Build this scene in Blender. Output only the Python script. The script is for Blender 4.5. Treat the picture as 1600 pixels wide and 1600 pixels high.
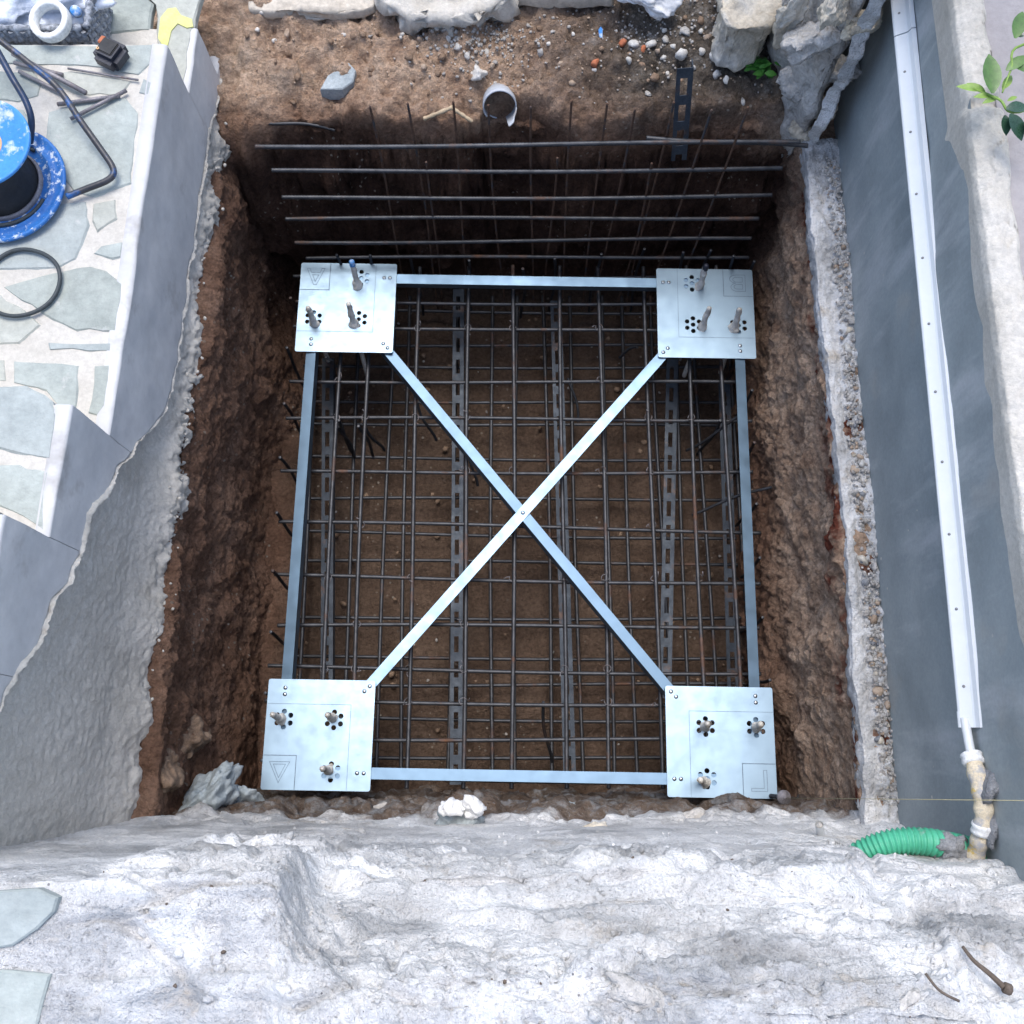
import bpy, bmesh, math, random
import numpy as np
from mathutils import Vector, Matrix
for o in list(bpy.data.objects): bpy.data.objects.remove(o)
R = math.radians
random.seed(7); RNG = np.random.default_rng(7)
scene = bpy.context.scene; COL = scene.collection

# ------------------------------------------------------------------ camera, world, sun, exposure
CAM_H, PITCH, FPX = 2.8, R(14.5), 1540.0
cam = bpy.data.cameras.new('camera'); cam_o = bpy.data.objects.new('camera', cam); COL.objects.link(cam_o)
cam_o.location = (0, 0, CAM_H); cam_o.rotation_euler = (PITCH, 0, 0)
cam.sensor_width = 36; cam.lens = 36 * FPX / 1600; cam.clip_start = 0.02; cam.clip_end = 1000
scene.camera = cam_o
SUN_DIR = Vector((-0.02, 0.31, 0.95)).normalized()          # towards the light
SUN_EL = math.asin(SUN_DIR.z); SUN_AZ = math.atan2(SUN_DIR.x, SUN_DIR.y)
world = bpy.data.worlds.new('World'); scene.world = world; world.use_nodes = True
wn = world.node_tree; bg = wn.nodes['Background']
sky = wn.nodes.new('ShaderNodeTexSky'); sky.sky_type = 'NISHITA'; sky.sun_disc = False
sky.dust_density = 2.3; sky.ozone_density = .9; sky.sun_elevation = SUN_EL; sky.sun_rotation = SUN_AZ
wn.links.new(sky.outputs[0], bg.inputs[0]); bg.inputs[1].default_value = 0.15
sl = bpy.data.lights.new('sun', 'SUN'); sl.energy = 1.05; sl.angle = R(32); sl.color = (1, 0.98, 0.94)
so = bpy.data.objects.new('sun', sl); COL.objects.link(so)
so.rotation_euler = SUN_DIR.to_track_quat('Z', 'Y').to_euler(); so.location = (0, 0, 8)
scene.view_settings.view_transform = 'Standard'; scene.view_settings.look = 'None'
scene.view_settings.gamma = 1; scene.view_settings.use_curve_mapping = False
scene.view_settings.exposure = 1.07
scene.cycles.max_bounces = 6; scene.cycles.diffuse_bounces = 4; scene.cycles.glossy_bounces = 3; scene.cycles.transmission_bounces = 2

# ------------------------------------------------------------------ helpers
def ray(px, py):
    u, v = px - 800, py - 800
    return Vector((u, FPX*math.sin(PITCH) - v*math.cos(PITCH), -(FPX*math.cos(PITCH) + v*math.sin(PITCH))))
def P(px, py, z):                     # point of the photograph at a known height in the place
    r = ray(px, py); t = (z - CAM_H)/r.z
    return Vector((r.x*t, r.y*t, z))
def PX(px, py, x):                    # ... on a known wall plane
    r = ray(px, py); t = x/r.x
    return Vector((x, r.y*t, CAM_H + r.z*t))

def vnoise(p, seed=0):
    p = np.asarray(p, float); i = np.floor(p).astype(np.int64); f = p - i; f = f*f*f*(f*(f*6 - 15) + 10)
    def h(a, b, c):
        n = (a*374761393 + b*668265263 + c*1274126177 + seed*974634777) & 0xffffffff
        n = ((n ^ (n >> 13))*1103515245) & 0xffffffff
        n = ((n ^ (n >> 16))*2246822519) & 0xffffffff
        return ((n ^ (n >> 15)) & 0xffff)/32767.5 - 1
    x, y, z = i[..., 0], i[..., 1], i[..., 2]; fx, fy, fz = f[..., 0], f[..., 1], f[..., 2]
    def L(a, b, t): return a + (b - a)*t
    return L(L(L(h(x, y, z), h(x+1, y, z), fx), L(h(x, y+1, z), h(x+1, y+1, z), fx), fy),
             L(L(h(x, y, z+1), h(x+1, y, z+1), fx), L(h(x, y+1, z+1), h(x+1, y+1, z+1), fx), fy), fz)
def fbm(p, freq, octs=4, seed=0, gain=.5, ridged=False):
    p = np.asarray(p, float)*freq; a, s = 1., 0.
    for k in range(octs):
        n = vnoise(p + k*17.3, seed + k)
        if ridged: n = 1 - 2*np.abs(n)
        s = s + a*n; a *= gain; p = p*2.03
    return s
def facet(p, freq, seed=0, tilt=1.2):  # angular broken-stone relief: every 3-D cell is a tilted flat chip at its own height
    sh = np.shape(p)[:-1]; p = np.asarray(p, float).reshape(-1, 3)*freq; i = np.floor(p).astype(np.int64)
    def h(c, k):
        n = (c[:, 0]*374761393 + c[:, 1]*668265263 + c[:, 2]*1274126177 + (seed*31 + k)*974634777) & 0xffffffff
        n = ((n ^ (n >> 13))*1103515245) & 0xffffffff
        n = ((n ^ (n >> 16))*2246822519) & 0xffffffff
        return ((n ^ (n >> 15)) & 0xffff)/65535.
    best = np.full(len(p), 1e9); out = np.zeros(len(p))
    for a in (-1, 0, 1):
        for b in (-1, 0, 1):
            for c in (-1, 0, 1):
                q = i + np.array([a, b, c]); ctr = q + np.stack([h(q, 1), h(q, 2), h(q, 3)], -1); dl = p - ctr
                d = (dl*dl).sum(-1); m = d < best; best = np.where(m, d, best)
                v = (h(q, 4)*2 - 1)*.7 + tilt*(dl[:, 0]*(h(q, 5) - .5) + dl[:, 1]*(h(q, 6) - .5) + dl[:, 2]*(h(q, 7) - .5))
                out = np.where(m, v, out)
    return out.reshape(sh)
def worley(p, seeds):                 # F1, F2, id in 2-D
    d = np.sqrt(((p[..., None, :] - seeds)**2).sum(-1)); idx = np.argsort(d, -1)[..., :2]
    s = np.take_along_axis(d, idx, -1); return s[..., 0], s[..., 1], idx[..., 0]

def link(o, parent=None, **kw):
    COL.objects.link(o)
    if parent is not None: o.parent = parent
    for k, v in kw.items():
        if v is not None: o[k] = v
    return o
def mesh(name, V, Fc, smooth=True):
    me = bpy.data.meshes.new(name)
    me.from_pydata([tuple(map(float, v)) for v in V], [], [tuple(map(int, f)) for f in Fc])
    if smooth:
        me.polygons.foreach_set('use_smooth', [True]*len(me.polygons))
    me.update(); return me
def gmesh(name, G, closed_u=False):   # grid (n, m, 3) -> mesh, fast
    n, m = G.shape[:2]; me = bpy.data.meshes.new(name)
    idx = np.arange(n*m).reshape(n, m)
    if closed_u: idx = np.vstack([idx, idx[:1]])
    q = np.stack([idx[:-1, :-1], idx[1:, :-1], idx[1:, 1:], idx[:-1, 1:]], -1).reshape(-1, 4)
    me.vertices.add(n*m); me.vertices.foreach_set('co', G.reshape(-1).astype(np.float32))
    me.loops.add(q.size); me.loops.foreach_set('vertex_index', q.reshape(-1).astype(np.int32))
    me.polygons.add(len(q)); me.polygons.foreach_set('loop_start', (np.arange(len(q))*4).astype(np.int32))
    me.polygons.foreach_set('loop_total', np.full(len(q), 4, np.int32))
    me.polygons.foreach_set('use_smooth', np.ones(len(q), bool))
    me.update(calc_edges=True); me.validate(); return me
def ob(name, me, m, parent=None, label=None, category=None, group=None, kind=None, loc=None, rot=None):
    o = bpy.data.objects.new(name, me)
    if m is not None and me is not None and not me.materials: me.materials.append(m)
    link(o, parent, label=label, category=category, group=group, kind=kind)
    if loc is not None: o.location = loc
    if rot is not None: o.rotation_euler = rot
    return o
def thing(name, label, category, loc=(0, 0, 0), rot=(0, 0, 0), group=None):
    return ob(name, None, None, None, label, category, group, None, loc, rot)
def box(x0, x1, y0, y1, z0, z1):
    V = [(x, y, z) for z in (z0, z1) for y in (y0, y1) for x in (x0, x1)]
    return V, [(0, 2, 3, 1), (4, 5, 7, 6), (0, 1, 5, 4), (2, 6, 7, 3), (0, 4, 6, 2), (1, 3, 7, 5)]
def join(*parts):
    V, Fc = [], []
    for v, f in parts:
        b = len(V); V += [tuple(q) for q in v]; Fc += [tuple(i + b for i in q) for q in f]
    return V, Fc
def smooth_path(pts, n=8):
    pts = [Vector(p) for p in pts]; out = []
    for i in range(len(pts) - 1):
        a = pts[max(i-1, 0)]; b = pts[i]; c = pts[i+1]; d = pts[min(i+2, len(pts)-1)]
        for k in range(n):
            t = k/n
            out.append(.5*((2*b) + (c - a)*t + (2*a - 5*b + 4*c - d)*t*t + (3*b - a - 3*c + d)*t**3))
    return out + [pts[-1]]
def tube(path, r, seg=10, cap=True):  # r: number or function(i, total)
    path = [Vector(p) for p in path]; V, Fc = [], []; N = len(path)
    t0 = (path[1] - path[0]).normalized(); up = Vector((0, 0, 1)) if abs(t0.z) < .9 else Vector((1, 0, 0))
    n = t0.cross(up).normalized()
    for i, p in enumerate(path):
        t = (path[min(i+1, N-1)] - path[max(i-1, 0)]).normalized()
        n = (n - t*n.dot(t)).normalized(); b = t.cross(n)
        rr = r(i, N) if callable(r) else r
        for k in range(seg):
            a = 2*math.pi*k/seg; V.append(p + (n*math.cos(a) + b*math.sin(a))*rr)
    for i in range(N-1):
        for k in range(seg):
            Fc.append((i*seg + k, i*seg + (k+1) % seg, (i+1)*seg + (k+1) % seg, (i+1)*seg + k))
    if cap: Fc += [tuple(range(seg))[::-1], tuple(range((N-1)*seg, N*seg))]
    return V, Fc
def lathe(prof, seg=32):              # profile of (r, z), closed loop not required
    V, Fc = [], []; n = len(prof)
    for r, z in prof:
        for k in range(seg):
            a = 2*math.pi*k/seg; V.append((r*math.cos(a), r*math.sin(a), z))
    for i in range(n-1):
        for k in range(seg):
            Fc.append((i*seg + k, i*seg + (k+1) % seg, (i+1)*seg + (k+1) % seg, (i+1)*seg + k))
    return V, Fc
def prism(poly, z0, z1, inset=0.0):   # polygon (x, y) -> slab with a chamfered top edge
    n = len(poly); cx = sum(p[0] for p in poly)/n; cy = sum(p[1] for p in poly)/n
    def ins(p, d):
        v = Vector((cx - p[0], cy - p[1])); L = max(v.length, 1e-6); v *= min(d/L, .5)
        return (p[0] + v.x, p[1] + v.y)
    rings = [[(p[0], p[1], z0) for p in poly]]
    if inset: rings += [[(p[0], p[1], z1 - inset) for p in poly], [(*ins(p, inset), z1) for p in poly]]
    else: rings += [[(p[0], p[1], z1) for p in poly]]
    V = [q for r in rings for q in r]; Fc = []
    for j in range(len(rings)-1):
        for i in range(n): Fc.append((j*n + i, j*n + (i+1) % n, (j+1)*n + (i+1) % n, (j+1)*n + i))
    Fc += [tuple(range(n))[::-1], tuple(range((len(rings)-1)*n, len(rings)*n))]
    return V, Fc
_ico = {}
def ico(sub):
    if sub not in _ico:
        bm = bmesh.new(); bmesh.ops.create_icosphere(bm, subdivisions=sub, radius=1)
        bm.verts.ensure_lookup_table()
        _ico[sub] = (np.array([v.co[:] for v in bm.verts]), [tuple(v.index for v in f.verts) for f in bm.faces]); bm.free()
    return _ico[sub]
def rock(size, seed=0, sub=2, rough=.25, cuts=5):
    V, Fc = ico(sub); V = V.copy(); rg = np.random.default_rng(seed)
    for _ in range(cuts):
        n = rg.normal(size=3); n /= np.linalg.norm(n); c = rg.uniform(.5, .85); d = V @ n
        V = V - np.outer(np.maximum(d - c, 0), n)
    V = V*(1 + rough*fbm(V + seed*3.1, 1.6, 3, seed))[:, None]
    return V*np.array(size), Fc
def rough_block(poly, z0, z1, cuts=4, amp=.006, freq=18, seed=0, bevel=.012):
    bm = bmesh.new(); V, Fc = prism(poly, z0, z1)
    vs = [bm.verts.new(v) for v in V]
    for f in Fc: bm.faces.new([vs[i] for i in f])
    bmesh.ops.bevel(bm, geom=bm.edges[:], offset=bevel, segments=2, affect='EDGES', profile=.6)
    bmesh.ops.triangulate(bm, faces=bm.faces[:])
    for _ in range(cuts):
        ed = [e for e in bm.edges if e.calc_length() > .024]
        if not ed: break
        bmesh.ops.subdivide_edges(bm, edges=ed, cuts=1); bmesh.ops.triangulate(bm, faces=bm.faces[:])
    bm.normal_update(); co = np.array([v.co[:] for v in bm.verts]); no = np.array([v.normal[:] for v in bm.verts])
    co = co + no*(amp*fbm(co, freq, 4, seed) + amp*.9*facet(co, freq*1.4, seed))[:, None] + no*(amp*1.5*fbm(co, freq*.3, 2, seed+9))[:, None]
    fc = [tuple(v.index for v in f.verts) for f in bm.faces]
    bm.verts.index_update(); fc = [tuple(v.index for v in f.verts) for f in bm.faces]
    bm.free(); return co, fc

# ------------------------------------------------------------------ materials
def new_mat(name):
    m = bpy.data.materials.new(name); m.use_nodes = True; nt = m.node_tree
    return m, nt, nt.nodes['Principled BSDF']
class NT:
    def __init__(s, nt): s.nt = nt; s.pos = nt.nodes.new('ShaderNodeNewGeometry').outputs['Position']
    def node(s, t, **kw):
        n = s.nt.nodes.new(t)
        for k, v in kw.items(): setattr(n, k, v)
        return n
    def link(s, a, b): s.nt.links.new(a, b)
    def stretch(s, sc):
        m = s.node('ShaderNodeMapping'); m.inputs['Scale'].default_value = sc; s.link(s.pos, m.inputs[0]); return m.outputs[0]
    def noise(s, scale, detail=6, rough=.6, vec=None, dist=0.):
        n = s.node('ShaderNodeTexNoise'); n.inputs['Scale'].default_value = scale
        n.inputs['Detail'].default_value = detail; n.inputs['Roughness'].default_value = rough
        n.inputs['Distortion'].default_value = dist; s.link(vec or s.pos, n.inputs['Vector']); return n.outputs['Fac']
    def voro(s, scale, feature='F1', out='Distance', vec=None):
        n = s.node('ShaderNodeTexVoronoi', feature=feature); n.inputs['Scale'].default_value = scale
        s.link(vec or s.pos, n.inputs['Vector']); return n.outputs[out]
    def ramp(s, fac, stops, interp='LINEAR'):
        n = s.node('ShaderNodeValToRGB'); e = n.color_ramp.elements; n.color_ramp.interpolation = interp
        while len(e) < len(stops): e.new(.5)
        for q, (p, c) in zip(e, stops):
            q.position = p; q.color = (*c, 1) if len(c) == 3 else c
        s.link(fac, n.inputs[0]); return n.outputs[0]
    def rng(s, v, a, b, c=0, d=1):
        n = s.node('ShaderNodeMapRange'); s.link(v, n.inputs[0])
        for k, q in enumerate((a, b, c, d)): n.inputs[k+1].default_value = q
        return n.outputs[0]
    def mix(s, f, a, b, mode='MIX'):
        n = s.node('ShaderNodeMix', data_type='RGBA', blend_type=mode)
        for sock, v in ((n.inputs[0], f), (n.inputs[6], a), (n.inputs[7], b)):
            if isinstance(v, (int, float)): sock.default_value = v
            elif isinstance(v, tuple): sock.default_value = (*v, 1)
            else: s.link(v, sock)
        return n.outputs[2]
    def math(s, op, a, b=0.):
        n = s.node('ShaderNodeMath', operation=op)
        for k, v in enumerate((a, b)):
            if isinstance(v, (int, float)): n.inputs[k].default_value = v
            else: s.link(v, n.inputs[k])
        return n.outputs[0]
    def xyz(s):
        n = s.node('ShaderNodeSeparateXYZ'); s.link(s.pos, n.inputs[0]); return n.outputs
    def bump(s, h, strength, dist, bsdf, prev=None):
        n = s.node('ShaderNodeBump'); n.inputs['Strength'].default_value = strength; n.inputs['Distance'].default_value = dist
        s.link(h, n.inputs['Height'])
        if prev: s.link(prev, n.inputs['Normal'])
        s.link(n.outputs[0], bsdf.inputs['Normal']); return n.outputs[0]
def G(v): return (v, v, v)
def mat(name, c1, c2, scale=8, c3=None, rough=.85, bump=.5, bscale=70, bdist=.004, metallic=0., var=.25, vscale=None, spec=.3,
        spots=None, stretch=None, coat=0.):
    m, nt, b = new_mat(name); n = NT(nt); vec = n.stretch(stretch) if stretch else None
    stops = [(.3, c1), (.7, c2)] if c3 is None else [(.28, c1), (.5, c2), (.72, c3)]
    col = n.ramp(n.noise(scale, 5, .65, vec), stops)
    f = n.noise(vscale or scale*9, 3, .7, vec)
    col = n.mix(1., col, n.ramp(f, [(.25, G(1 - var)), (.75, G(min(1 + var, 1.6)))]), 'MULTIPLY')
    for sp in (spots or []):
        c, sc, lo, hi = sp
        col = n.mix(n.rng(n.noise(sc, 5, .7), lo, hi), col, c)
    nt.links.new(col, b.inputs['Base Color'])
    b.inputs['Metallic'].default_value = metallic; b.inputs['Specular IOR Level'].default_value = spec
    nt.links.new(n.rng(n.noise(scale*3, 4), .3, .7, max(rough - .1, .05), min(rough + .1, 1)), b.inputs['Roughness'])
    if coat: b.inputs['Coat Weight'].default_value = coat
    if bump: n.bump(n.noise(bscale, 4, .7), bump, bdist, b)
    return m

def soil_mat():
    m, nt, b = new_mat('soil'); n = NT(nt); x, y, z = n.xyz()
    dark = n.ramp(n.noise(5, 5, .7), [(.3, (.14, .076, .050)), (.5, (.25, .145, .097)), (.72, (.37, .235, .165))])
    tan = n.ramp(n.noise(9, 5, .75), [(.28, (.32, .20, .135)), (.5, (.55, .39, .28)), (.74, (.68, .53, .41))])
    wob = n.noise(4, 5, .6)
    zz = n.math('ADD', z, n.math('MULTIPLY', n.math('SUBTRACT', wob, .5), .3))
    right = n.math('MULTIPLY', n.rng(x, .66, .74), n.rng(zz, -.22, .02))        # clay and rubble stratum of the right-hand side
    top = n.math('MULTIPLY', n.rng(zz, .40, .50), n.rng(y, 1.60, 1.78))         # dry topsoil of the bank
    left_top = n.math('MULTIPLY', top, n.rng(x, .35, -.05))
    col = n.mix(n.math('MAXIMUM', right, left_top), dark, tan)
    greyd = n.ramp(n.noise(14, 5, .8), [(.3, (.07, .055, .045)), (.55, (.19, .16, .13)), (.78, (.42, .40, .37))])
    col = n.mix(n.math('MULTIPLY', top, n.rng(x, -.05, .35)), col, greyd)
    red = n.math('MULTIPLY', n.rng(x, .7, .78), n.math('MULTIPLY', n.rng(zz, .30, .36), n.rng(n.noise(11, 4), .48, .60)))
    red = n.math('MULTIPLY', red, n.rng(y, 1.66, 1.6))
    col = n.mix(red, col, (.17, .05, .03))
    far_wall_shade = n.math('MULTIPLY', n.rng(y, 1.45, 1.66), n.rng(zz, .44, .30))               # shade of the far pit wall, painted in as darker red soil
    col = n.mix(far_wall_shade, col, n.ramp(n.noise(7, 5, .7), [(.3, (.048, .026, .020)), (.6, (.10, .056, .040)), (.75, (.16, .10, .075))]))
    flo = n.rng(z, -.38, -.43); col = n.mix(n.math('MULTIPLY', flo, .8), col, n.ramp(n.noise(6, 5, .7), [(.3, (.085, .060, .044)), (.7, (.175, .128, .096))]))
    st = n.math('LESS_THAN', n.voro(38), .16); st2 = n.rng(n.noise(3.5, 3), .5, .62)
    col = n.mix(n.math('MULTIPLY', st, st2), col, n.ramp(n.noise(30, 2), [(.3, (.22, .17, .13)), (.7, (.5, .45, .38))]))
    col = n.mix(1., col, n.ramp(n.noise(90, 3, .75), [(.25, G(.55)), (.75, G(1.4))]), 'MULTIPLY')
    nt.links.new(col, b.inputs['Base Color']); b.inputs['Roughness'].default_value = .95; b.inputs['Specular IOR Level'].default_value = .15
    p = n.bump(n.noise(30, 6, .75), 1., .035, b)
    return m
def white_mortar():
    m, nt, b = new_mat('broken_white_mortar'); n = NT(nt)
    col = n.ramp(n.noise(5, 9, .68, dist=.6), [(.22, (.44, .445, .45)), (.42, (.65, .65, .645)), (.58, (.81, .805, .795)), (.76, (.81, .78, .72))])
    col = n.mix(n.rng(n.noise(4.1, 6, .65, n.stretch((.7, 1.3, 1.3))), .52, .64, 0, .8), col, (.36, .365, .37))
    col = n.mix(n.rng(n.noise(24, 6, .8, dist=1.5), .60, .70, 0, .6), col, (.30, .30, .30))
    col = n.mix(n.rng(n.noise(4.3, 7, .7, n.stretch((1, 1.4, 1.4))), .60, .72, 0, .8), col, (.54, .46, .36))
    col = n.mix(1., col, n.ramp(n.noise(120, 6, .8), [(.24, G(.72)), (.46, G(1.05))]), 'MULTIPLY')
    pit = n.math('LESS_THAN', n.voro(55), .10)
    col = n.mix(n.math('MULTIPLY', pit, n.rng(n.noise(7, 3), .5, .6)), col, (.22, .22, .23))
    z = n.xyz()[2]; zz = n.math('ADD', z, n.math('MULTIPLY', n.math('SUBTRACT', n.noise(9, 5, .7), .5), .36))
    buried = n.ramp(n.noise(16, 5, .7), [(.35, (.10, .065, .045)), (.5, (.16, .125, .10)), (.68, (.30, .31, .32))])
    col = n.mix(n.rng(zz, .40, .32), col, buried)                  # earth still clinging to the part that was below ground
    nt.links.new(col, b.inputs['Base Color']); b.inputs['Roughness'].default_value = .93; b.inputs['Specular IOR Level'].default_value = .2
    crumb = n.rng(n.noise(4.5, 4, .6), .46, .60)
    col2 = n.mix(n.rng(n.noise(170, 3, .7), .58, .68, 0, .55), col, (.30, .30, .30)); nt.links.new(col2, b.inputs['Base Color'])
    h = n.math('MULTIPLY', n.noise(70, 6, .8), n.math('ADD', n.math('MULTIPLY', crumb, .7), .3)); p = n.bump(h, .9, .016, b); n.bump(n.noise(170, 3, .6), .85, .007, b, p)
    return m
def rough_concrete():
    m, nt, b = new_mat('rough_concrete_face'); n = NT(nt)
    sv = n.stretch((1, 1, .35))
    col = n.ramp(n.noise(6, 9, .65, sv), [(.28, (.50, .47, .41)), (.5, (.64, .605, .54)), (.74, (.74, .705, .64))])
    col = n.mix(n.rng(n.noise(3, 6, .6), .58, .72), col, (.46, .41, .33))
    col = n.mix(1., col, n.ramp(n.noise(100, 6, .8), [(.25, G(.75)), (.65, G(1.06))]), 'MULTIPLY')
    nt.links.new(col, b.inputs['Base Color']); b.inputs['Roughness'].default_value = .93; b.inputs['Specular IOR Level'].default_value = .2
    n.bump(n.noise(70, 6, .75, n.stretch((1, 1, .6))), .8, .008, b)
    return m
def grey_render():
    m, nt, b = new_mat('dark_grey_render'); n = NT(nt)
    col = n.ramp(n.noise(3.2, 8, .6), [(.25, (.20, .232, .242)), (.5, (.285, .322, .332)), (.75, (.385, .415, .415))])
    streak = n.noise(5, 6, .6, n.stretch((1, 1.6, .35)))
    col = n.mix(n.rng(streak, .53, .68, 0, .75), col, (.44, .46, .475))
    col = n.mix(n.rng(n.noise(2.4, 4), .60, .70, 0, .45), col, (.36, .335, .29))
    col = n.mix(n.math('MULTIPLY', n.math('LESS_THAN', n.voro(16), .055), n.rng(n.noise(9, 2), .5, .55)), col, (.5, .48, .44))
    col = n.mix(1., col, n.ramp(n.noise(110, 5, .7), [(.25, G(.88)), (.7, G(1.06))]), 'MULTIPLY')
    nt.links.new(col, b.inputs['Base Color']); b.inputs['Roughness'].default_value = .72; b.inputs['Specular IOR Level'].default_value = .35
    n.bump(n.noise(14, 8, .65), .35, .006, b); return m
def steel(name, col, rough, bands=.0):
    m, nt, b = new_mat(name); n = NT(nt)
    c = n.ramp(n.noise(14, 5, .6), [(.3, tuple(v*.93 for v in col)), (.7, col)])
    c = n.mix(n.math('MULTIPLY', n.rng(n.noise(30, 4, .7), .64, .78), .12), c, (.42, .44, .46))
    nt.links.new(c, b.inputs['Base Color']); b.inputs['Metallic'].default_value = 1
    nt.links.new(n.rng(n.noise(25, 5), .3, .7, rough - .05, rough + .08), b.inputs['Roughness'])
    n.bump(n.noise(7, 3), .06, .01, b); return m
def rebar_mat():
    m, nt, b = new_mat('rebar_steel'); n = NT(nt)
    f = n.rng(n.noise(6, 6, .65), .57, .70)
    c = n.mix(f, n.ramp(n.noise(40, 4), [(.3, (.035, .037, .042)), (.7, (.075, .078, .086))]), n.ramp(n.noise(60, 5), [(.3, (.07, .035, .02)), (.7, (.19, .085, .04))]))
    nt.links.new(c, b.inputs['Base Color']); nt.links.new(n.rng(f, 0, 1, .5, .1), b.inputs['Metallic'])
    nt.links.new(n.rng(f, 0, 1, .45, .85), b.inputs['Roughness']); n.bump(n.noise(220, 4), .3, .002, b); return m
M = {}
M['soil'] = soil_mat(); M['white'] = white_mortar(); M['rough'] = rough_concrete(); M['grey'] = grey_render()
M['plaster'] = mat('smooth_cement_plaster', (.52, .52, .52), (.62, .62, .615), 4, rough=.8, bump=.25, bscale=16, bdist=.004, var=.07, spots=[((.58, .58, .58), 7, .56, .72), ((.36, .345, .33), 5, .58, .74)])
M['bed'] = mat('pale_joint_mortar', (.48, .455, .405), (.58, .555, .50), 12, rough=.9, bump=.6, bscale=60, var=.12)
STONE_COL = [((.31, .345, .325), (.42, .455, .425)), ((.28, .31, .285), (.38, .41, .375)), ((.36, .375, .335), (.45, .46, .41)), ((.30, .335, .325), (.40, .435, .42))]
for i, (a, b_) in enumerate(STONE_COL):
    M['flag%d' % i] = mat('flagstone_%d' % i, a, b_, 11, rough=.75, bump=.7, bscale=28, bdist=.006, var=.14, vscale=50, spots=[((.50, .50, .48), 13, .62, .74)])
M['terrace'] = mat('mauve_grey_paving', (.30, .28, .28), (.38, .355, .35), 7, rough=.9, bump=.5, bscale=60, var=.1)
M['ground'] = mat('far_ground', (.22, .2, .17), (.32, .3, .26), 1.5, rough=.95, bump=.4, bscale=20)
M['plate'] = steel('galvanised_plate', (.27, .37, .47), .44)
M['bar'] = steel('galvanised_bar', (.185, .28, .39), .42)
M['scribe'] = mat('scribed_line', (.10, .15, .20), (.16, .22, .28), 30, rough=.6, bump=0)
M['rivet'] = steel('rivet_steel', (.62, .65, .68), .3)
M['rebar'] = rebar_mat()
M['rust'] = mat('rusted_bar', (.075, .045, .032), (.15, .085, .055), 30, rough=.85, bump=.3, bscale=200, spots=[((.06, .06, .065), 14, .52, .64)])
M['slot'] = mat('painted_angle_steel', (.028, .038, .052), (.06, .075, .095), 18, rough=.5, bump=.2, bscale=120, metallic=.25, spots=[((.13, .075, .05), 12, .58, .72)])
M['cement'] = mat('cement_smeared_thread', (.60, .57, .50), (.80, .78, .73), 60, rough=.9, bump=.8, bscale=260, bdist=.003, spots=[((.16, .155, .14), 90, .63, .72)])
M['pvc'] = mat('white_pvc', (.66, .69, .71), (.72, .745, .755), 5, rough=.38, bump=0, var=.03, spec=.5)
M['pipe'] = mat('grey_drain_plastic', (.36, .39, .43), (.48, .51, .55), 15, rough=.55, bump=.3, var=.1, spots=[((.28, .22, .16), 22, .58, .72)])
M['screw'] = mat('dull_screw', (.2, .2, .2), (.3, .3, .3), 30, rough=.5, bump=0, metallic=.8)
M['hose'] = mat('green_corrugated_plastic', (.05, .32, .19), (.08, .43, .27), 14, rough=.45, bump=.15, var=.12, spec=.5, spots=[((.35, .36, .36), 20, .62, .75)])
M['mortarlump'] = mat('grey_mortar_lump', (.17, .175, .19), (.33, .34, .355), 30, rough=.95, bump=1., bscale=90, bdist=.01)
M['foam'] = mat('pipe_insulation', (.62, .52, .36), (.72, .64, .5), 30, rough=.9, bump=.5, spots=[((.58, .42, .12), 22, .56, .62), ((.4, .4, .41), 24, .50, .60)])
M['tape'] = mat('white_wrapping_tape', (.74, .74, .73), (.82, .82, .81), 20, rough=.6, bump=.4, bscale=50)
M['blue'] = mat('worn_blue_paint', (.02, .12, .38), (.035, .18, .50), 12, rough=.55, bump=.2, var=.2, spec=.4, spots=[((.55, .62, .70), 60, .55, .62), ((.62, .68, .76), 22, .60, .70)])
M['bluepale'] = mat('sun_faded_blue_paint', (.035, .21, .58), (.075, .29, .66), 12, rough=.55, bump=.2, var=.12, spots=[((.60, .66, .74), 15, .53, .63)])
M['black'] = mat('black_rubber', (.010, .011, .013), (.022, .023, .026), 25, rough=.55, bump=.3, bscale=120, var=.2, spec=.4)
M['navy'] = mat('black_tool_case', (.012, .014, .024), (.022, .026, .042), 25, rough=.42, bump=.25, bscale=160, var=.15, spec=.5)
M['orange'] = mat('peach_label', (.72, .40, .17), (.80, .52, .30), 14, rough=.6, bump=0)
M['cable'] = mat('dark_grey_cable', (.035, .045, .05), (.06, .07, .075), 20, rough=.5, bump=.1)
M['offcut'] = mat('weathered_steel_rod', (.17, .165, .18), (.30, .28, .29), 30, rough=.55, bump=.3, bscale=200, metallic=.5, spots=[((.20, .13, .10), 18, .55, .68)])
M['wicker'] = mat('grey_wicker', (.06, .07, .085), (.50, .53, .58), 75, rough=.7, bump=.6, bscale=180, var=.3)
M['bag'] = mat('crumpled_clear_plastic', (.62, .68, .78), (.78, .82, .88), 9, rough=.28, bump=.4, bscale=16, bdist=.02, var=.08, spec=.6, spots=[((.50, .62, .82), 8, .58, .7)])
M['sack'] = mat('white_sack_cloth', (.66, .67, .69), (.76, .77, .78), 9, rough=.8, bump=.4, bscale=30)
M['ring'] = mat('white_tape_roll', (.74, .74, .70), (.82, .82, .79), 15, rough=.55, bump=.1)
M['yellow'] = mat('yellow_green_paint', (.56, .57, .20), (.66, .65, .30), 18, rough=.8, bump=.3, var=.12)
M['stone_tan'] = mat('tan_rubble_stone', (.36, .30, .22), (.58, .52, .42), 9, c3=(.50, .49, .46), rough=.9, bump=.8, bscale=45, bdist=.008)
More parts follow.
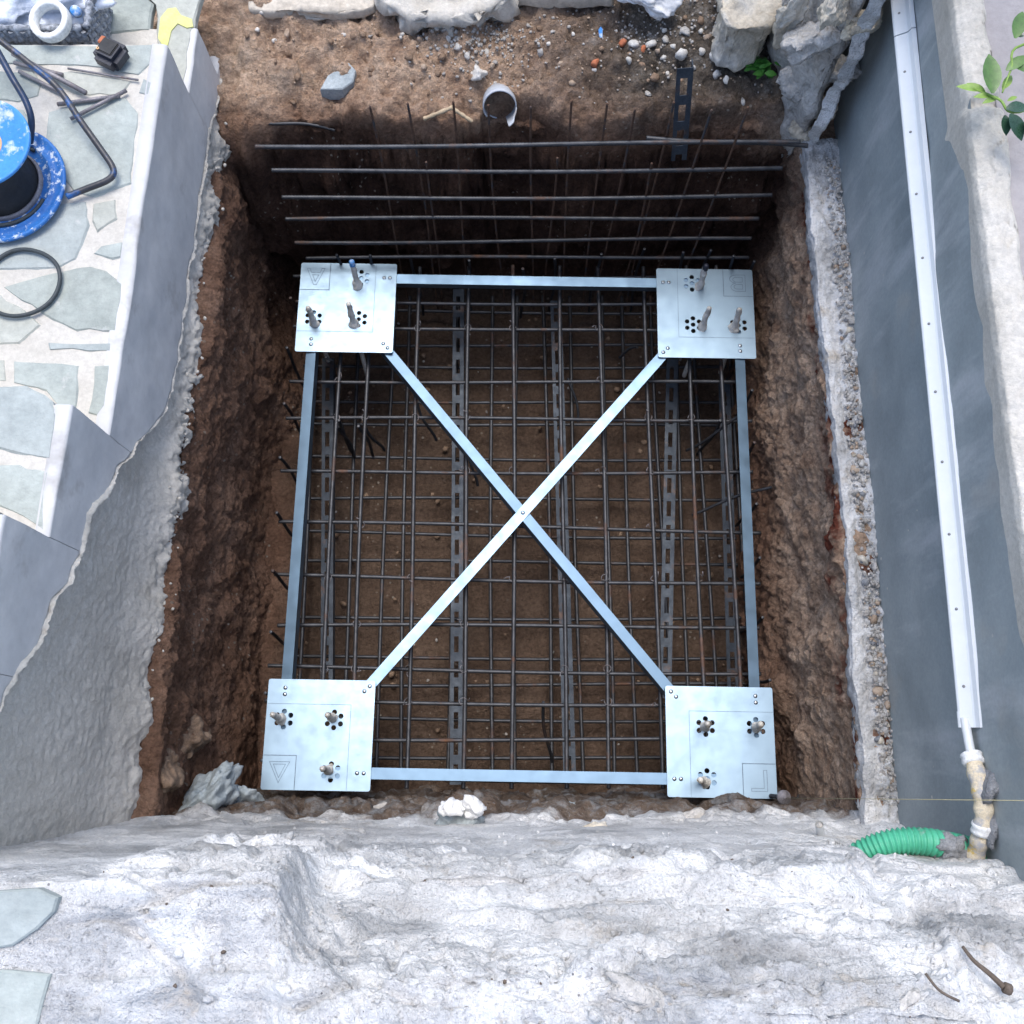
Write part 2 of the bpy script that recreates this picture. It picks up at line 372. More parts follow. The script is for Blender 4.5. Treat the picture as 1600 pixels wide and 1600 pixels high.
M['stone_grey'] = mat('grey_rubble_stone', (.27, .255, .24), (.46, .44, .41), 9, c3=(.56, .53, .49), rough=.92, bump=1., bscale=30, bdist=.015)
M['stone_pale'] = mat('pale_pebble', (.46, .44, .40), (.66, .64, .60), 25, rough=.8, bump=.4, bscale=80)
M['stone_brown'] = mat('brown_pebble', (.30, .22, .16), (.48, .38, .29), 25, rough=.85, bump=.5, bscale=80)
M['chips'] = mat('mixed_mortar_chips', (.24, .215, .19), (.52, .50, .47), 60, rough=.92, bump=.7, bscale=120)
M['clod'] = mat('dry_clod', (.16, .105, .07), (.33, .235, .165), 25, rough=.95, bump=.9, bscale=70, bdist=.008)
M['stone_blue'] = mat('bluish_slate', (.24, .28, .30), (.38, .42, .43), 15, rough=.8, bump=.5, bscale=50)
M['terracotta'] = mat('terracotta_shard', (.42, .13, .06), (.52, .20, .11), 20, rough=.85, bump=.4)
M['slab'] = mat('pale_stone_slab', (.46, .41, .34), (.58, .53, .45), 8, rough=.85, bump=.6, bscale=45, spots=[((.30, .30, .22), 12, .6, .72)])
M['root'] = mat('pale_root_wood', (.36, .27, .17), (.54, .43, .29), 25, rough=.85, bump=.6, bscale=90, stretch=(1, 1, 1))
M['twig'] = mat('dark_twig_bark', (.09, .07, .055), (.17, .135, .11), 30, rough=.9, bump=.7, bscale=120)
M['leaf'] = mat('glossy_leaf', (.045, .11, .02), (.09, .19, .035), 14, rough=.38, bump=.15, bscale=40, spec=.5)
M['leafdark'] = mat('dark_leaf', (.018, .05, .028), (.035, .085, .05), 14, rough=.3, bump=.15, bscale=40, spec=.5)
M['leafpale'] = mat('young_leaf', (.16, .28, .05), (.24, .36, .08), 14, rough=.45, bump=.15, bscale=40)
M['weed'] = mat('weed_leaf', (.035, .13, .02), (.07, .24, .04), 30, rough=.55, bump=.1)
M['string'] = mat('mason_line', (.40, .36, .20), (.5, .45, .28), 50, rough=.8, bump=0)

# ------------------------------------------------------------------ setting: far ground, pit, soil bank
gv, gf = join(([(-150, -150, .28), (150, -150, .28), (150, -3, .28), (-150, -3, .28)], [(0, 1, 2, 3)]),
              ([(-150, 3.4, .30), (150, 3.4, .30), (150, 150, .30), (-150, 150, .30)], [(0, 1, 2, 3)]),
              ([(-150, -3, .28), (-2.6, -3, .28), (-2.6, 3.4, .30), (-150, 3.4, .30)], [(0, 1, 2, 3)]),
              ([(3.4, -3, .28), (150, -3, .28), (150, 3.4, .30), (3.4, 3.4, .30)], [(0, 1, 2, 3)]))
ob('ground', mesh('ground', gv, gf, False), M['ground'], kind='structure')

def lip_left(y): return np.interp(y, [-.3, 0, .2, .6, .9, 1.1, 1.6, 2.0], [-.83, -.83, -.84, -.825, -.82, -.80, -.80, -.78])
def perim():
    pts = []; r = .07
    for y in np.arange(-.10, 1.66, .006): pts.append((float(lip_left(y)), y, -1, 0))
    xl = float(lip_left(1.66))
    for a in np.linspace(0, math.pi/2, 20): pts.append((xl + r - r*math.cos(a), 1.66 + r*math.sin(a), -math.cos(a), math.sin(a)))
    for x in np.arange(xl + r, .755, .006): pts.append((x, 1.73, 0, 1))
    for a in np.linspace(0, math.pi/2, 20): pts.append((.755 + r*math.sin(a), 1.66 + r*math.cos(a), math.sin(a), math.cos(a)))
    for y in np.arange(1.66, -.10, -.006): pts.append((.825, y, 1, 0))
    for a in np.linspace(0, math.pi/2, 20): pts.append((.755 + r*math.cos(a), -.10 - r*math.sin(a), math.cos(a), -math.sin(a)))
    for x in np.arange(.755, -.76, -.006): pts.append((x, -.17, 0, -1))
    for a in np.linspace(0, math.pi/2, 20): pts.append((-.76 - r*math.sin(a), -.10 - r*math.cos(a), -math.sin(a), -math.cos(a)))
    return np.array(pts)
pr = perim(); tz = np.linspace(-.55, .43, 150); n_out = 14
B = np.zeros((len(pr), len(tz) + n_out, 3)); OUT = np.zeros_like(B)
for j, z in enumerate(tz):
    taper = -.035*(1 - (z + .55)/.98) + .02*math.sin((z + .3)*5)
    B[:, j, 0] = pr[:, 0] + pr[:, 2]*(taper - .035*(pr[:, 2] > .5)*(1 - (z + .55)/.98)); B[:, j, 1] = pr[:, 1] + pr[:, 3]*taper; B[:, j, 2] = z
    OUT[:, j, 0] = pr[:, 2]; OUT[:, j, 1] = pr[:, 3]
for k in range(n_out):
    j = len(tz) + k; d = .008*(k + 1)
    B[:, j, 0] = pr[:, 0] + pr[:, 2]*d; B[:, j, 1] = pr[:, 1] + pr[:, 3]*d; B[:, j, 2] = .432 + .001*k
    OUT[:, j, 2] = -.8; OUT[:, j, 0] = pr[:, 2]*.5; OUT[:, j, 1] = pr[:, 3]*.5
disp = .026*fbm(B, 4, 3, 1) + .013*np.clip(fbm(B, 13, 3, 4), -.8, .9) + .007*facet(B + .02*fbm(B, 12, 2, 8)[..., None], 19, 10) + .0065*facet(B, 42, 11) + .004*facet(B, 85, 12) + .003*fbm(B, 90, 2, 21)
near = np.clip((.10 - B[..., 1])/.1, 0, 1)
disp = disp*(1 - .45*near)
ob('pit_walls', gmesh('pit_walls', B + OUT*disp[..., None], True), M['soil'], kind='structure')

gx, gy = np.meshgrid(np.arange(-1.0, 1.0, .008), np.arange(-.25, 1.9, .008), indexing='ij')
fl = np.stack([gx, gy, np.zeros_like(gx)], -1)
fl[..., 2] = -.46 + .022*fbm(fl, 4, 3, 31) + .007*fbm(fl, 22, 4, 33) + .10*np.clip((-.62 - gx)/.2, 0, 1) + .08*np.clip((gx - .66)/.2, 0, 1)
ob('pit_floor', gmesh('pit_floor', fl), M['soil'], kind='structure')

def bank_h(x, y):
    x = np.asarray(x, float); y = np.asarray(y, float)
    p = np.stack([x, y, np.zeros_like(x)], -1)
    e = 1.715 + .05*fbm(p*np.array([1, 0, 0]), 5, 4, 41) + .03*np.clip((x - .2)/.4, 0, 1) + .06*np.exp(-((x + .015)/.09)**2)
    z = .485 + .26*np.clip(y - e, 0, .40) + .028*fbm(p, 5, 3, 43) + .019*fbm(p, 17, 4, 47, .55) + .006*fbm(p, 60, 2, 48, ridged=True) + .010*facet(p, 26, 49)
    z = z + .03*np.exp(-((x + .12)**2 + (y - 1.95)**2)/.02)
    drop = np.clip((e - y)/.05, 0, 1)
    return z - drop**1.5*.40
gx, gy = np.meshgrid(np.arange(-1.05, 1.05, .0065), np.concatenate([np.arange(1.60, 2.25, .0055), np.arange(2.25, 3.6, .05)]), indexing='ij')
bz = bank_h(gx, gy); pe = np.stack([gx, 0*gx, 0*gx], -1)
edge = 1.715 + .05*fbm(pe, 5, 4, 41) + .03*np.clip((gx - .2)/.4, 0, 1) + .06*np.exp(-((gx + .015)/.09)**2) - .045
under = np.clip(edge - gy, 0, 1); yy_ = np.maximum(gy, edge); bz = np.where(under > 0, bank_h(gx, edge) - under*7, bz)
B = np.stack([gx, yy_, bz], -1); face = np.clip((.47 - bz)/.08, 0, 1)
B[..., 1] += face*(.022*fbm(B, 9, 3, 44) + .014*facet(B, 18, 45) + .008*facet(B, 44, 46))
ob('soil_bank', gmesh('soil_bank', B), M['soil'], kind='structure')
def on_bank(px, py, dz=0.):
    z = .52
    for _ in range(5):
        p = P(px, py, z); z = float(bank_h(p.x, p.y))
    p.z = z + dz; return p

# ------------------------------------------------------------------ left: stone staircase with its side wall
def xw(y): return -.861 + .035*(np.asarray(y, float) - .5)
STEPS = [(-.45, .15, 1.375), (.15, .41, 1.20), (.41, .67, 1.03), (.67, 1.63, .85), (1.63, 1.82, .68), (1.82, 2.30, .51)]
stair = thing('stone_staircase', 'crazy paved staircase climbing along the left edge of the pit', 'staircase')
# rough unrendered face down to the broken footing lip
Y = np.arange(-.30, 2.12, .0055); Zs = np.concatenate([np.linspace(1.34, .47, 150), np.linspace(.465, .34, 26)])
g = np.zeros((len(Y), len(Zs), 3)); g[..., 1] = Y[:, None]; g[..., 2] = Zs[None, :]
ztop = np.interp(Y, [-.3, .15, .151, .41, .411, .67, .671, 1.63, 1.631, 1.82, 1.821, 2.12], [1.33, 1.33, 1.15, 1.15, .98, .98, .8, .8, .63, .63, .46, .46])
g[..., 2] = np.minimum(g[..., 2], np.maximum(ztop[:, None], .47) - 0*g[..., 2])
lipx = np.clip((.60 - g[..., 2])/.15, 0, 1)**1.5; back = np.clip((.41 - g[..., 2])/.07, 0, 1)
fade = np.clip((1.98 - Y)/.15, 0, 1)[:, None]
ledge = .030 + .014*fbm(np.stack([Y, 0*Y, 0*Y], -1), 9, 3, 51)[:, None]
g[..., 0] = xw(Y)[:, None] + lipx*ledge*fade - back**2*.09
q = g.copy(); d = .006*fbm(q, 5, 2, 52) + .0014*fbm(q*np.array([1, 1, .4]), 30, 4, 53)
lump = np.clip((.51 - g[..., 2])/.06, 0, 1)*(.45 + .55*np.clip((Y - .2)/.5, 0, 1))[:, None]
d = d + lump*(.010*fbm(q, 12, 3, 55, .6) + .008*facet(q, 26, 56) + .009*facet(q, 60, 57) + .005*fbm(q, 120, 2, 58))
d = d + .0022*fbm(q, 80, 2, 59) + .0010*facet(q*np.array([1, 1, .5]), 60, 60)
g[..., 0] += d - .009; g[..., 2] += lump*.010*fbm(q, 26, 2, 57)
ob('rough_face', gmesh('rough_face', g), M['rough'], stair, label='rough bare concrete face of the stair side with a broken mortar lip')
# smooth cement plaster on the upper part of that face, its upper edge following the steps
zbY = [-.45, -.15, .09, .22, .43, .59, .70, .81, .98, 1.5, 2.1]; zbZ = [1.36, 1.25, 1.13, 1.01, .90, .82, .70, .585, .53, .525, .46]
ncol = 46
for i, (y0, y1, zt) in enumerate(STEPS):
    yy = np.linspace(y0 + (.0 if i == 0 else .0005), min(y1, 2.12) - .0005, max(12, int((y1 - y0)/.006)))
    zb = np.interp(yy, zbY, zbZ); zb = zb + .016*fbm(np.stack([yy, 0*yy, 0*yy], -1), 14, 4, 61)
    zb = np.minimum(zb, zt - .012)
    g = np.zeros((len(yy), ncol + 4, 3)); g[..., 1] = yy[:, None]
    t = np.linspace(0, 1, ncol)
    g[:, 1:ncol+1, 2] = zb[:, None] + (zt - .003 - zb)[:, None]*t[None, :]
    g[:, 1:ncol+1, 0] = xw(yy)[:, None] + .016
    g[:, 1:ncol+1, 0] += .0035*fbm(g[:, 1:ncol+1], 6, 3, 62)
    g[:, 1, 0] -= .005
    g[:, 0] = g[:, 1]; g[:, 0, 0] -= .02
    for k, (dx, dz) in enumerate([(-.004, .0035), (-.029, .0045), (-.034, -.006)]):
        g[:, ncol+1+k, 0] = xw(yy) + .013 + dx; g[:, ncol+1+k, 2] = zt - .003 + dz
    ob('plaster_band', gmesh('plaster_band', g), M['plaster'], stair)
Yr = np.arange(-.15, 1.95, .005); zr_ = np.interp(Yr, zbY, zbZ) + .016*fbm(np.stack([Yr, 0*Yr, 0*Yr], -1), 14, 4, 61)
sr = np.linspace(0, 1, 9); g = np.zeros((len(Yr), 9, 3)); wr = .005 + .011*fbm(np.stack([Yr, 0*Yr, 0*Yr], -1), 13, 3, 67)
g[..., 1] = Yr[:, None]; g[..., 2] = zr_[:, None] + (sr - .6)[None]*2*np.maximum(wr, .0015)[:, None]; g[..., 0] = xw(Yr)[:, None] + .010 + .011*np.sin(sr*math.pi)[None]
q = g.copy(); g[..., 0] += (.004*facet(q, 70, 68) )*np.sin(sr*math.pi)[None]; g[..., 2] += .004*facet(q, 60, 70)
ob('plaster_rim', gmesh('plaster_rim', g), M['rough'], stair, label='crumbly pale rim where the plaster ends')
# steps: riser and bed of pale mortar
for i, (y0, y1, zt) in enumerate(STEPS):
    y1e = y1 if i < len(STEPS)-1 else 3.0
    V, Fc = prism([(-2.6, y0), (float(xw(y0)) - .035, y0), (float(xw(y1)) - .035, y1e), (-2.6, y1e)], .2, zt - .004, .004)
    ob('step_bed', mesh('step_bed', V, Fc, False), M['bed'], stair)
    if i in (2, 3, 4, 5):
        U = np.arange(0, .62, .006); Wy = np.linspace(y0 + .001, min(y1, 2.2) - .001, int((min(y1, 2.2) - y0)/.006)); g = np.zeros((len(U), len(Wy), 3))
        g[..., 1] = Wy[None]; g[..., 0] = xw(Wy)[None] - .016 - U[:, None]; q = g.copy(); g[..., 2] = zt - .0012 + .0014*fbm(q, 30, 3, 65) + .0012*fbm(q, 9, 2, 66)
        ob('joint_mortar', gmesh('joint_mortar', g), M['bed'], stair)
PAVE = {3: [[(-30, 70), (236, 71), (232, 100), (215, 116), (140, 103), (60, 101), (-30, 98)],
            [(-40, 108), (52, 112), (66, 128), (60, 150), (30, 160), (-40, 155)],
            [(66, 116), (128, 112), (204, 128), (190, 146), (140, 150), (78, 134)],
            [(224, 122), (238, 128), (232, 150), (216, 146)],
            [(78, 176), (132, 158), (196, 154), (216, 178), (209, 240), (204, 286), (150, 308), (118, 300), (70, 240)],
            [(-40, 170), (36, 172), (52, 196), (50, 300), (-40, 320)],
            [(146, 318), (180, 312), (183, 342), (152, 362), (144, 345)],
            [(62, 320), (134, 316), (138, 352), (128, 380), (118, 404), (92, 418), (-40, 424), (-40, 330)],
            [(158, 384), (192, 378), (190, 402), (176, 406), (146, 396)],
            [(8, 449), (78, 428), (140, 417), (164, 424), (190, 444), (180, 516), (120, 516), (84, 500), (50, 476)],
            [(-40, 458), (2, 460), (40, 486), (62, 508), (30, 536), (-40, 544)],
            [(76, 536), (174, 537), (173, 548), (78, 546)],
            [(22, 565), (122, 572), (118, 640), (92, 636), (72, 612), (22, 598)],
            [(148, 572), (171, 570), (163, 636), (152, 650), (138, 646)],
            [(-40, 560), (8, 562), (10, 596), (-40, 598)]],
        2: [[(-40, 606), (40, 604), (80, 628), (88, 648), (78, 716), (20, 706), (-40, 698)],
            [(-40, 726), (30, 726), (76, 738), (68, 828), (20, 800), (-40, 780)]],
        4: [[(100, -20), (205, -20), (238, 6), (232, 46), (170, 52), (100, 48)],
            [(214, -20), (320, -24), (304, 30), (298, 62), (286, 128), (270, 130), (246, 66), (244, 8)],
            [(100, 58), (160, 60), (200, 90), (100, 92)]],
        5: [[(330, -20), (366, -24), (346, 62), (336, 50), (326, 16)], [(200, -60), (318, -60), (314, -30), (200, -30)]],
        1: [[(-60, 800), (-5, 800), (-10, 900), (-60, 900)], [(-70, 910), (-12, 910), (-20, 990), (-70, 990)]]}
k = 0
for si, polys in PAVE.items():
    zt = STEPS[si][2]
    for po in polys:
        cx_ = sum(a for a, b in po)/len(po); cy_ = sum(b for a, b in po)/len(po)
        w = [P(cx_ + (a - cx_)*1.035, cy_ + (b - cy_)*1.035, zt) for a, b in po]; pts = []
        for a, b in zip(w, w[1:] + w[:1]):                     # slightly irregular broken outline
            pts.append((a.x, a.y)); L = (b - a).length
            for t in ((.33, .66) if L > .06 else ()):
                c = a.lerp(b, t); n_ = Vector((-(b-a).y, (b-a).x)).normalized()*random.uniform(-.0035, .0035); pts.append((c.x + n_.x, c.y + n_.y))
        h = random.uniform(.0012, .0028)
        V, Fc = prism(pts, zt - .02, zt + h, .005)
        ob('paving_stone', mesh('paving_stone', V, Fc, False), M['flag%d' % (k % 4)], stair); k += 1
# stones of the parts of the landing that lie outside the picture
for i in range(9):
    cx, cy = -1.42 - .24*(i % 3), .82 + .27*(i//3)
    pts = [(cx + .115*math.cos(a)*random.uniform(.8, 1.05), cy + .13*math.sin(a)*random.uniform(.8, 1.05)) for a in np.linspace(0, 2*math.pi, 9)[:-1]]
    if cx > -1.3: continue
    V, Fc = prism(pts, .83, .853, .0025); ob('paving_stone', mesh('paving_stone', V, Fc, False), M['flag%d' % (i % 4)], stair)
yp = [P(a, b, .684) for a, b in [(247, 60), (251, 28), (262, 14), (275, 12), (283, 24), (300, 30), (302, 42), (292, 44), (278, 37), (268, 48), (262, 72), (257, 76)]]
V, Fc = prism([(p.x, p.y) for p in yp], .680, .6855)
ob('paint_splash', mesh('paint_splash', V, Fc, False), M['yellow'], stair, label='yellow-green paint splash on a lower tread')

# ------------------------------------------------------------------ right: rendered retaining wall, its footing and broken top edge
XR = .885
wall = thing('retaining_wall', 'dark grey rendered retaining wall along the right edge of the pit', 'wall')
Y = np.arange(-.6, 3.0, .02); Z = np.linspace(.30, 1.15, 44)
g = np.zeros((len(Y), len(Z), 3)); g[..., 1] = Y[:, None]; g[..., 2] = Z[None, :]
g[..., 0] = XR + .006*fbm(g, 3, 2, 71) + .0015*fbm(g, 14, 2, 72)
ob('render_face', gmesh('render_face', g), M['grey'], wall)
Y = np.arange(-.6, 2.4, .0055)
prof = [(.004, -.10), (-.004, -.035), (-.007, -.015), (-.004, .004), (.008, .012), (.022, .015), (.036, .013), (.05, .010), (.060, .002), (.066, -.012), (.08, -.03)]
s = np.linspace(0, len(prof)-1, 44); pd = np.interp(s, range(len(prof)), [p[0] for p in prof]); pz = np.interp(s, range(len(prof)), [p[1] for p in prof])
g = np.zeros((len(Y), len(s), 3)); g[..., 1] = Y[:, None]; g[..., 0] = XR + pd[None]; g[..., 2] = 1.15 + pz[None]
yy = np.stack([Y, 0*Y, 0*Y], -1)
wv = (.010*fbm(yy, 5, 3, 73) + .004*fbm(yy, 22, 2, 74))[:, None]
side = np.clip(1 - np.abs(s - 11)/11, 0, 1)[None]
g[..., 0] += wv*side + wv*np.clip((s - 24)/12, 0, 1)[None]*1.3
q = g.copy(); dd = .005*fbm(q, 22, 3, 75) + .006*facet(q, 34, 76) + .003*facet(q, 90, 77)
g[..., 2] += dd*np.clip(s/10, 0, 1)[None]; g[..., 0] -= .6*dd*side
notch = np.exp(-((Y - 1.245)/.012)**2)[:, None]; g[..., 2] -= .02*notch; g[..., 0] += .012*notch*side
ob('broken_top_edge', gmesh('broken_top_edge', g), M['rough'], wall, label='chipped white mortar edge along the wall top')
# footing: white mortar ledge with stones set in it
Y = np.arange(-.20, 1.66, .005); s = np.linspace(0, 1, 40)
g = np.zeros((len(Y), len(s), 3)); g[..., 1] = Y[:, None]
ledge_in = .805 + .0*Y + .010*fbm(np.stack([Y, 0*Y, 0*Y], -1), 4, 4, 81) + .006*np.sin(Y*3)
pts_s = [0, .12, .22, .30, .55, 1]; 
bx = np.interp(s, pts_s, [.03, .006, 0, .010, .35, 1]); bz = np.interp(s, pts_s, [.33, .41, .445, .462, .458, .462])
g[..., 0] = np.where(s[None] < .26, ledge_in[:, None] + bx[None]*1., ledge_in[:, None] + bx[None]*(XR + .02 - ledge_in[:, None]))
g[..., 2] = bz[None]; q = g.copy()
rough_side = np.clip((s - .42)/.15, 0, 1)[None]
g[..., 2] += .005*fbm(q, 20, 3, 83) + .003*facet(q, 70, 82) + rough_side*(.006*fbm(q, 45, 3, 84) + .008*facet(q, 48, 86) - .008)
g[..., 0] += (.004*fbm(q, 40, 3, 85) + .006*facet(q, 35, 87))*np.clip(1 - s*2, 0, 1)[None]
ob('footing_ledge', gmesh('footing_ledge', g), M['white'], wall, label='narrow white mortar ledge along the foot of the wall')
rk = [mesh('stone', *rock((1, .8, .6), 300 + i, 2, .2)) for i in range(6)]
cols = ['stone_grey', 'stone_pale', 'stone_tan', 'stone_brown', 'stone_grey', 'mortarlump']
for i, me in enumerate(rk): me.materials.append(M[cols[i]])
for i in range(230):
    y = random.uniform(-.08, 1.0) if random.random() < .75 else random.uniform(1.0, 1.6)
    r = random.uniform(.003, .008) if i > 30 else random.uniform(.008, .017)
    o = ob('stone', rk[i % 6] if i % 5 else rk[3], None, wall, loc=(random.uniform(.846, .878), y, .457), rot=[random.uniform(0, 6) for _ in range(3)])
    o.scale = (r, r, r)
# (the pier stands clear of the rendered wall)
V, Fc = prism([(XR + .055, -.9), (3.4, -.9), (3.4, 3.4), (XR + .055, 3.4)], .3, 1.147)
ob('terrace_pavement', mesh('terrace_pavement', V, Fc, False), M['terrace'], kind='structure')

# ------------------------------------------------------------------ near side: broken rubble wall carrying the upper terrace
rub = thing('rubble_wall', 'broken whitewashed rubble wall across the near edge of the pit', 'wall')
XS = np.concatenate([np.arange(-2.6, -.95, .05), np.arange(-.95, 1.15, .0042), np.arange(1.15, 3.0, .05)])
PL = [(-.085, -.50), (-.098, .20), (-.122, .47), (-.132, .75), (-.137, 1.05), (-.140, 1.30), (-.152, 1.372), (-.20, 1.383), (-.30, 1.385), (-.70, 1.385), (-1.6, 1.385)]
PC = [(-.080, -.50), (-.096, .20), (-.122, .45), (-.146, .95), (-.156, 1.18), (-.207, 1.212), (-.236, 1.30), (-.262, 1.415), (-.300, 1.435), (-.70, 1.44), (-1.6, 1.44)]
PR = [(-.080, -.50), (-.096, .20), (-.122, .45), (-.158, .60), (-.172, .85), (-.178, 1.05), (-.225, 1.14), (-.265, 1.25), (-.340, 1.36), (-.70, 1.42), (-1.6, 1.44)]
tt = np.concatenate([np.linspace(0, 8, 320), np.linspace(8.02, 8.6, 60), np.linspace(8.65, 10, 14)])
def pl(Pf, c): return np.interp(tt, range(len(Pf)), [p[c] for p in Pf])
w2 = np.clip((XS + .62)/.10, 0, 1)[:, None]
w = np.clip((XS + .37)/.07 + .5*fbm(np.stack([XS, 0*XS, 0*XS], -1), 9, 2, 90), 0, 1)[:, None]; w = w*w*(3 - 2*w)
tw = np.clip((tt - 3.2)/2, 0, 1)[None]                          # the grey lower part runs through on both sides
g = np.zeros((len(XS), len(tt), 3)); g[..., 0] = XS[:, None]
w3 = np.clip((XS - .45)/.30 + .16*fbm(np.stack([XS, 0*XS, 0*XS], -1), 8, 3, 89), 0, 1)[:, None]; w3 = w3*w3*(3 - 2*w3)
for c_ in (0, 1): g[..., c_ + 1] = pl(PL, c_)[None]*(1 - w) + (pl(PC, c_)[None]*(1 - w3) + pl(PR, c_)[None]*w3)*w
par = np.stack([g[..., 0]*1.0, tt[None]*.085*np.ones_like(g[..., 0])], -1)
par = par + .03*np.stack([fbm(np.concatenate([par, 0*par[..., :1]], -1), 6, 3, 91), fbm(np.concatenate([par, 0*par[..., :1]], -1), 6, 3, 92)], -1)
seeds = np.stack([RNG.uniform(-1.1, 1.3, 60), RNG.uniform(.12, .85, 60)], -1); sc = np.array([.62, 1.35])
F1, F2, ID = worley(par*sc, seeds*sc)
plate = np.clip((F2 - F1)/.035, 0, 1); plate = plate*plate*(3 - 2*plate); off = RNG.uniform(-1, 1, 60)[ID]
rw = np.maximum(w, w2*.8)*np.clip((tt - 2.2)/1.5, 0, 1)[None]*np.clip((9.5 - tt), 0, 1)[None]
q = g.copy(); crm = .25 + .75*np.clip((fbm(q, 4.2, 3, 88) + .25)/.45, 0, 1); lowz = np.clip((.55 - g[..., 2])/.2, 0, 1)
strata = fbm(q*np.array([2.2, 17, 17]), 1., 3, 87)
ledge_c = np.clip(1 - np.abs(tt - 4.6)/1.1, 0, 1)[None]*w; crm = crm*(1 - .75*ledge_c); fl_k = 1 - .65*ledge_c
qw = q + .02*np.stack([fbm(q, 9, 2, 84), fbm(q, 9, 2, 85), fbm(q, 9, 2, 86)], -1)
disp = rw*(.35 + .65*fl_k)*.009*np.tanh(strata*6) + rw*(.012*(plate - .6) + .012*off*plate) + .007*fbm(q, 6, 3, 93)*(.25 + .75*rw) \
     + rw*fl_k*(.008*facet(qw, 10, 93) + crm*.0075*facet(qw, 27, 94) + crm*.0045*facet(q, 62, 95)+ .0022*fbm(q, 120, 2, 96)) + (1 - rw)*.0016*fbm(q, 60, 3, 95) \
     + rw*(-.014)*np.clip((fbm(q, 9, 3, 98, ridged=True) - .95)/.5, 0, 1) \
     + lowz*(.020*fbm(q, 12, 3, 96) + .012*facet(q, 22, 97))
steep = np.clip(np.abs(np.gradient(g[..., 2], axis=1))/(np.abs(np.gradient(g[..., 1], axis=1)) + np.abs(np.gradient(g[..., 2], axis=1)) + 1e-9), 0, 1)
g[..., 1] += disp*(.35 + .65*steep); g[..., 2] += disp*(.9 - .6*steep)
ob('masonry_core', gmesh('masonry_core', g), M['white'], rub)
NEAR_G = g[(XS > -.6) & (XS < 1.0)][:, (tt > 2.4) & (tt < 8.6)].reshape(-1, 3)
# flagstones still bedded on the terrace at its left end, and a few loose pieces of stone in the break
for i, po in enumerate([[(-60, 1396), (60, 1388), (92, 1402), (86, 1424), (58, 1452), (20, 1478), (-60, 1490)],
                        [(-60, 1512), (20, 1516), (80, 1522), (68, 1566), (50, 1640), (-60, 1660)],
                        [(-200, 1392), (-70, 1398), (-70, 1488), (-200, 1500)], [(-200, 1512), (-70, 1514), (-70, 1660), (-200, 1660)]]):
    wpt = [P(a, b, 1.388) for a, b in po]
    V, Fc = prism([(p.x, p.y) for p in wpt], 1.36, 1.392, .003)
    ob('paving_stone', mesh('paving_stone', V, Fc, False), M['flag%d' % ((3, 0, 1, 2)[i])], rub)
def near_z(px, py):                                           # height of the broken wall seen there
    z = 1.0
    for _ in range(30):
        p = P(px, py, z); t3 = min(max((p.x - .45)/.30, 0), 1); t3 = t3*t3*(3 - 2*t3)
        z = .6*z + .4*((1 - t3)*float(np.interp(-p.y, [-v[0] for v in PC], [v[1] for v in PC])) + t3*float(np.interp(-p.y, [-v[0] for v in PR], [v[1] for v in PR])))
    return P(px, py, z)
for i, (px, py, sx, sy, mt, a) in enumerate([(1010, 1555, .06, .02, 'stone_grey', -.4), (1040, 1340, .02, .010, 'stone_tan', 0), (930, 1290, .028, .012, 'stone_tan', .2), (300, 1262, .04, .02, 'stone_blue', .3),
        (600, 1262, .03, .02, 'stone_grey', .5), (880, 1262, .05, .022, 'stone_blue', .1), (1090, 1275, .04, .02, 'stone_grey', .2), (1420, 1560, .022, .012, 'stone_grey', .6)]):
    p = near_z(px, py) - Vector((0, .006, .004))
    ob('stone', mesh('stone', *rock((sx, sy, sy*.8), 500 + i, 4, .3)), M[mt], rub, loc=p, rot=(random.uniform(-.3, .3), .2, a))

# rubble pier at the far right corner, with stones and a torn plaster edge
pier = thing('rubble_pier', 'rough grey rubble pier with torn plaster edge at the far right corner', 'wall')
V, Fc = rough_block([(.70, 1.84), (.785, 1.665), (.808, 1.70), (.812, 2.5), (.69, 2.5)], .30, 3.0, 7, .010, 14, 601, .02)  # unseen upper part added, tall enough to shadow the right wall
ob('masonry_core', mesh('masonry_core', V, Fc), M['stone_grey'], pier)
for i, (px, py, z, s_, mt, rz) in enumerate([(1290, 60, .78, (.075, .055, .07), 'stone_grey', .3), (1330, 110, .66, (.05, .035, .045), 'stone_grey', .1), (1365, 40, .86, (.045, .03, .04), 'stone_tan', .4),
        (1262, 128, .57, (.06, .045, .045), 'stone_grey', -.3), (1300, 170, .53, (.045, .03, .03), 'stone_tan', .5), (1245, 30, .78, (.04, .03, .10), 'stone_tan', .2),
        (1270, 205, .46, (.045, .03, .035), 'stone_tan', .1), (1235, 165, .46, (.05, .035, .035), 'stone_brown', .6), (1315, 20, .92, (.05, .03, .05), 'stone_tan', 1.)]):
    V, Fc = rock(s_, 620 + i, 5, .20, 9); V = np.array(V); V = V + (.007*facet(V + i, 30, 626) + .004*facet(V + i, 75, 627))[:, None]*V/np.linalg.norm(V, axis=1)[:, None]
    ob('stone', mesh('stone', V, Fc), M[mt], pier, loc=P(px - 14, py, z), rot=(.2, .1, rz))
Zs = np.arange(.44, 2.9, .006); dpt = np.concatenate([np.linspace(0, .03, 10), np.linspace(.032, .05, 8)])
g = np.zeros((len(Zs), len(dpt) + 5, 3)); fr = 1.628 + .014*fbm(np.stack([Zs, 0*Zs, 0*Zs], -1), 9, 4, 640) + .02*np.clip((Zs - .6), 0, 1)
for j in range(len(dpt)): g[:, j + 5, 0] = .826; g[:, j + 5, 1] = fr + dpt[j]
for j in range(5): g[:, j, 0] = .826 - .034*(1 - j/5); g[:, j, 1] = fr + .006*(1 - j/5)
g[..., 2] = Zs[:, None]; q = g.copy()
